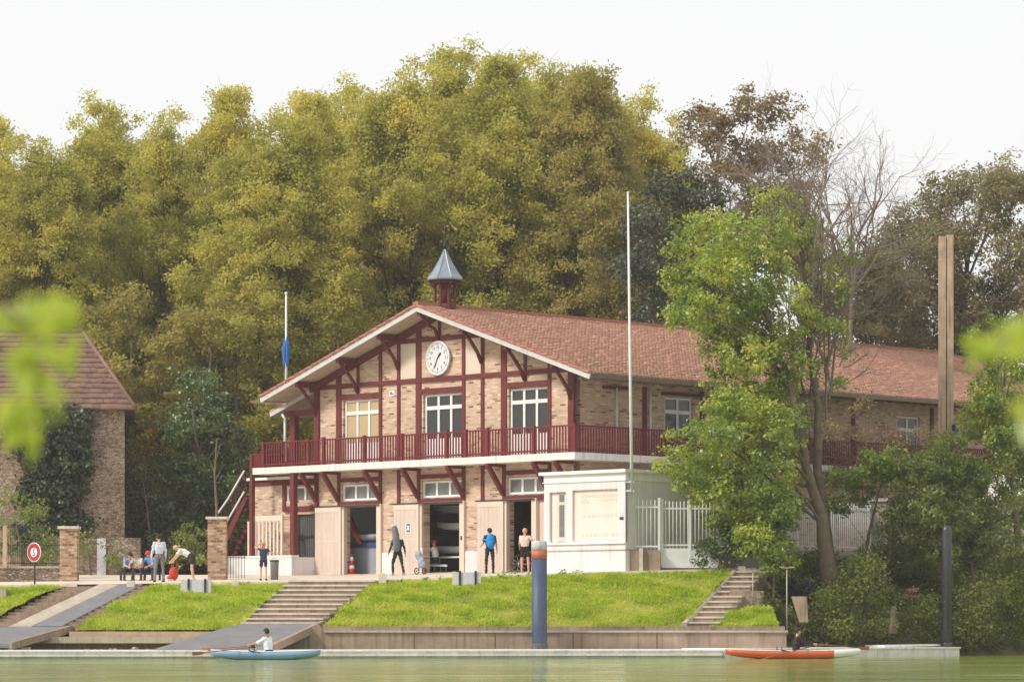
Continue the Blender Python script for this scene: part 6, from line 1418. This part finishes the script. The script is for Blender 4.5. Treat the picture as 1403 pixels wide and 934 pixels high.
tag(MB().box(-1.0, .25, -.3, .3, -.9, .5).build('concrete_block', M['concrete'], None, W(0, 825, 119)), 'pale concrete block cut by the left edge beside the ramp', 'block')
for lab, u, v0, v1, Y in (('cut tree stump standing on the overgrown bank left of the black pile', 1223, 830, 852, 117.5),):
    p = W(u, v1, Y); t = thing('tree_stump', lab, 'stump', p); m = MB(); m.tube([(0, 0, -.4), (.02, 0, .3), (.05, 0, WZ(v0, Y) - p.z)], [.16, .12, .11], 9); m.build('trunk', M['bark'], t)
# inside the first door: cone, covered boats, red hulls
def ip(u, d, z=3.21): q = FY(u, d); return Vector((q.x, q.y, z))
t = thing('traffic_cone', 'red and white traffic cone inside the first doorway', 'cone', ip(482, .3))
m = MB(); m.lathe([(.14, .03), (.125, .22)], n=16); m.lathe([(.105, .36), (.085, .56)], n=16); m.lathe([(.055, .72), (.03, .86), (.02, .87)], n=16); m.box(-.2, .2, -.2, .2, 0, .03); m.build('body', M['conered'], t)
m = MB(); m.lathe([(.125, .22), (.105, .36)], n=16); m.lathe([(.085, .56), (.055, .72)], n=16); m.build('white_bands', M['signwhite'], t)
t = thing('covered_boat', 'large grey covered boat with a blue rim inside the first doorway', 'boat', ip(500, 1.0), R(-45))
m = MB(); m.box(-.95, 1.2, 0, .7, 0, 1.05); m.box(-.93, 1.18, .02, .68, 1.05, 1.12); m.build('cover', M['greyhull'], t); m = MB(); m.box(-.98, 1.24, -.04, .74, 1.12, 1.32); m.build('rim', M['navy'], t)
m = MB(); m.add(*[(lambda v: [(x * 1, y + .35, z + 1.3) for x, y, z in v])(hull(1.9, .8, .35)[0]), hull(1.9, .8, .35)[1]], 0, True); m.build('upper_hull', M['greyhull'], t)
t = thing('red_kayak', 'red kayak hanging nose down inside the first doorway', 'kayak', ip(480, .9, 5.1), R(-45)); t.rotation_euler = (R(0), R(60), R(-45))
vs, fs = hull(1.7, .34, .22); m = MB(); m.add(vs, fs, 0, True); m.build('hull', M['redhull'], t); m = MB(); m.tube([(.3 * math.cos(a), .12 * math.sin(a), .235) for a in [i * math.pi / 8 for i in range(17)]], .018, 5, caps=False); m.build('cockpit_rim', M['black'], t)
t = thing('boat_rack', 'dark steel boat rack inside the second doorway', 'rack', ip(622, 2.2), R(-45))
for x in (-1.1, 1.0):
    m = MB(); m.beam((x, 0, 0), (x, 0, 3.2), .07, .07)
    for z in (.75, 1.7, 2.4): m.beam((x, -.7, z), (x, .7, z), .05, .05)
    m.build('upright', M['iron'], t)
for lab, z, x, hm in (('white racing boat on the lowest arm of the rack inside the second doorway', .78, .4, 'whitehull'), ('white racing boat on the upper arm of the rack inside the second doorway', 1.73, .9, 'whitehull'), ('grey boat on the top arm of the rack inside the second doorway', 2.43, .6, 'greyhull')):
    b = thing('racing_boat', lab, 'boat', ip(626 + x * 10, 1.9, 3.21 + z), R(-45), 'boats on the rack'); vs, fs = hull(3.2, .5, .3); m = MB(); m.add(vs, fs, 0, True); m.build('hull', M[hm], b); m = MB(); m.tube([vs[i*9] for i in range(21)], .02, 5); m.tube([vs[i*9+8] for i in range(21)], .02, 5); m.build('gunwale', M['steel'], b)
t = thing('trestle_table', 'pale low trestle table inside the second doorway', 'table', ip(612, 1.5), R(-45))
m = MB(); m.box(-.7, 1.5, -.3, .3, .62, .68); m.build('table_top', M['whitehull'], t)
for x in (-.55, 1.35):
    m = MB(); m.beam((x, -.2, 0), (x, -.1, .62), .05, .05); m.beam((x, .2, 0), (x, .1, .62), .05, .05); m.build('leg', M['steel'], t)
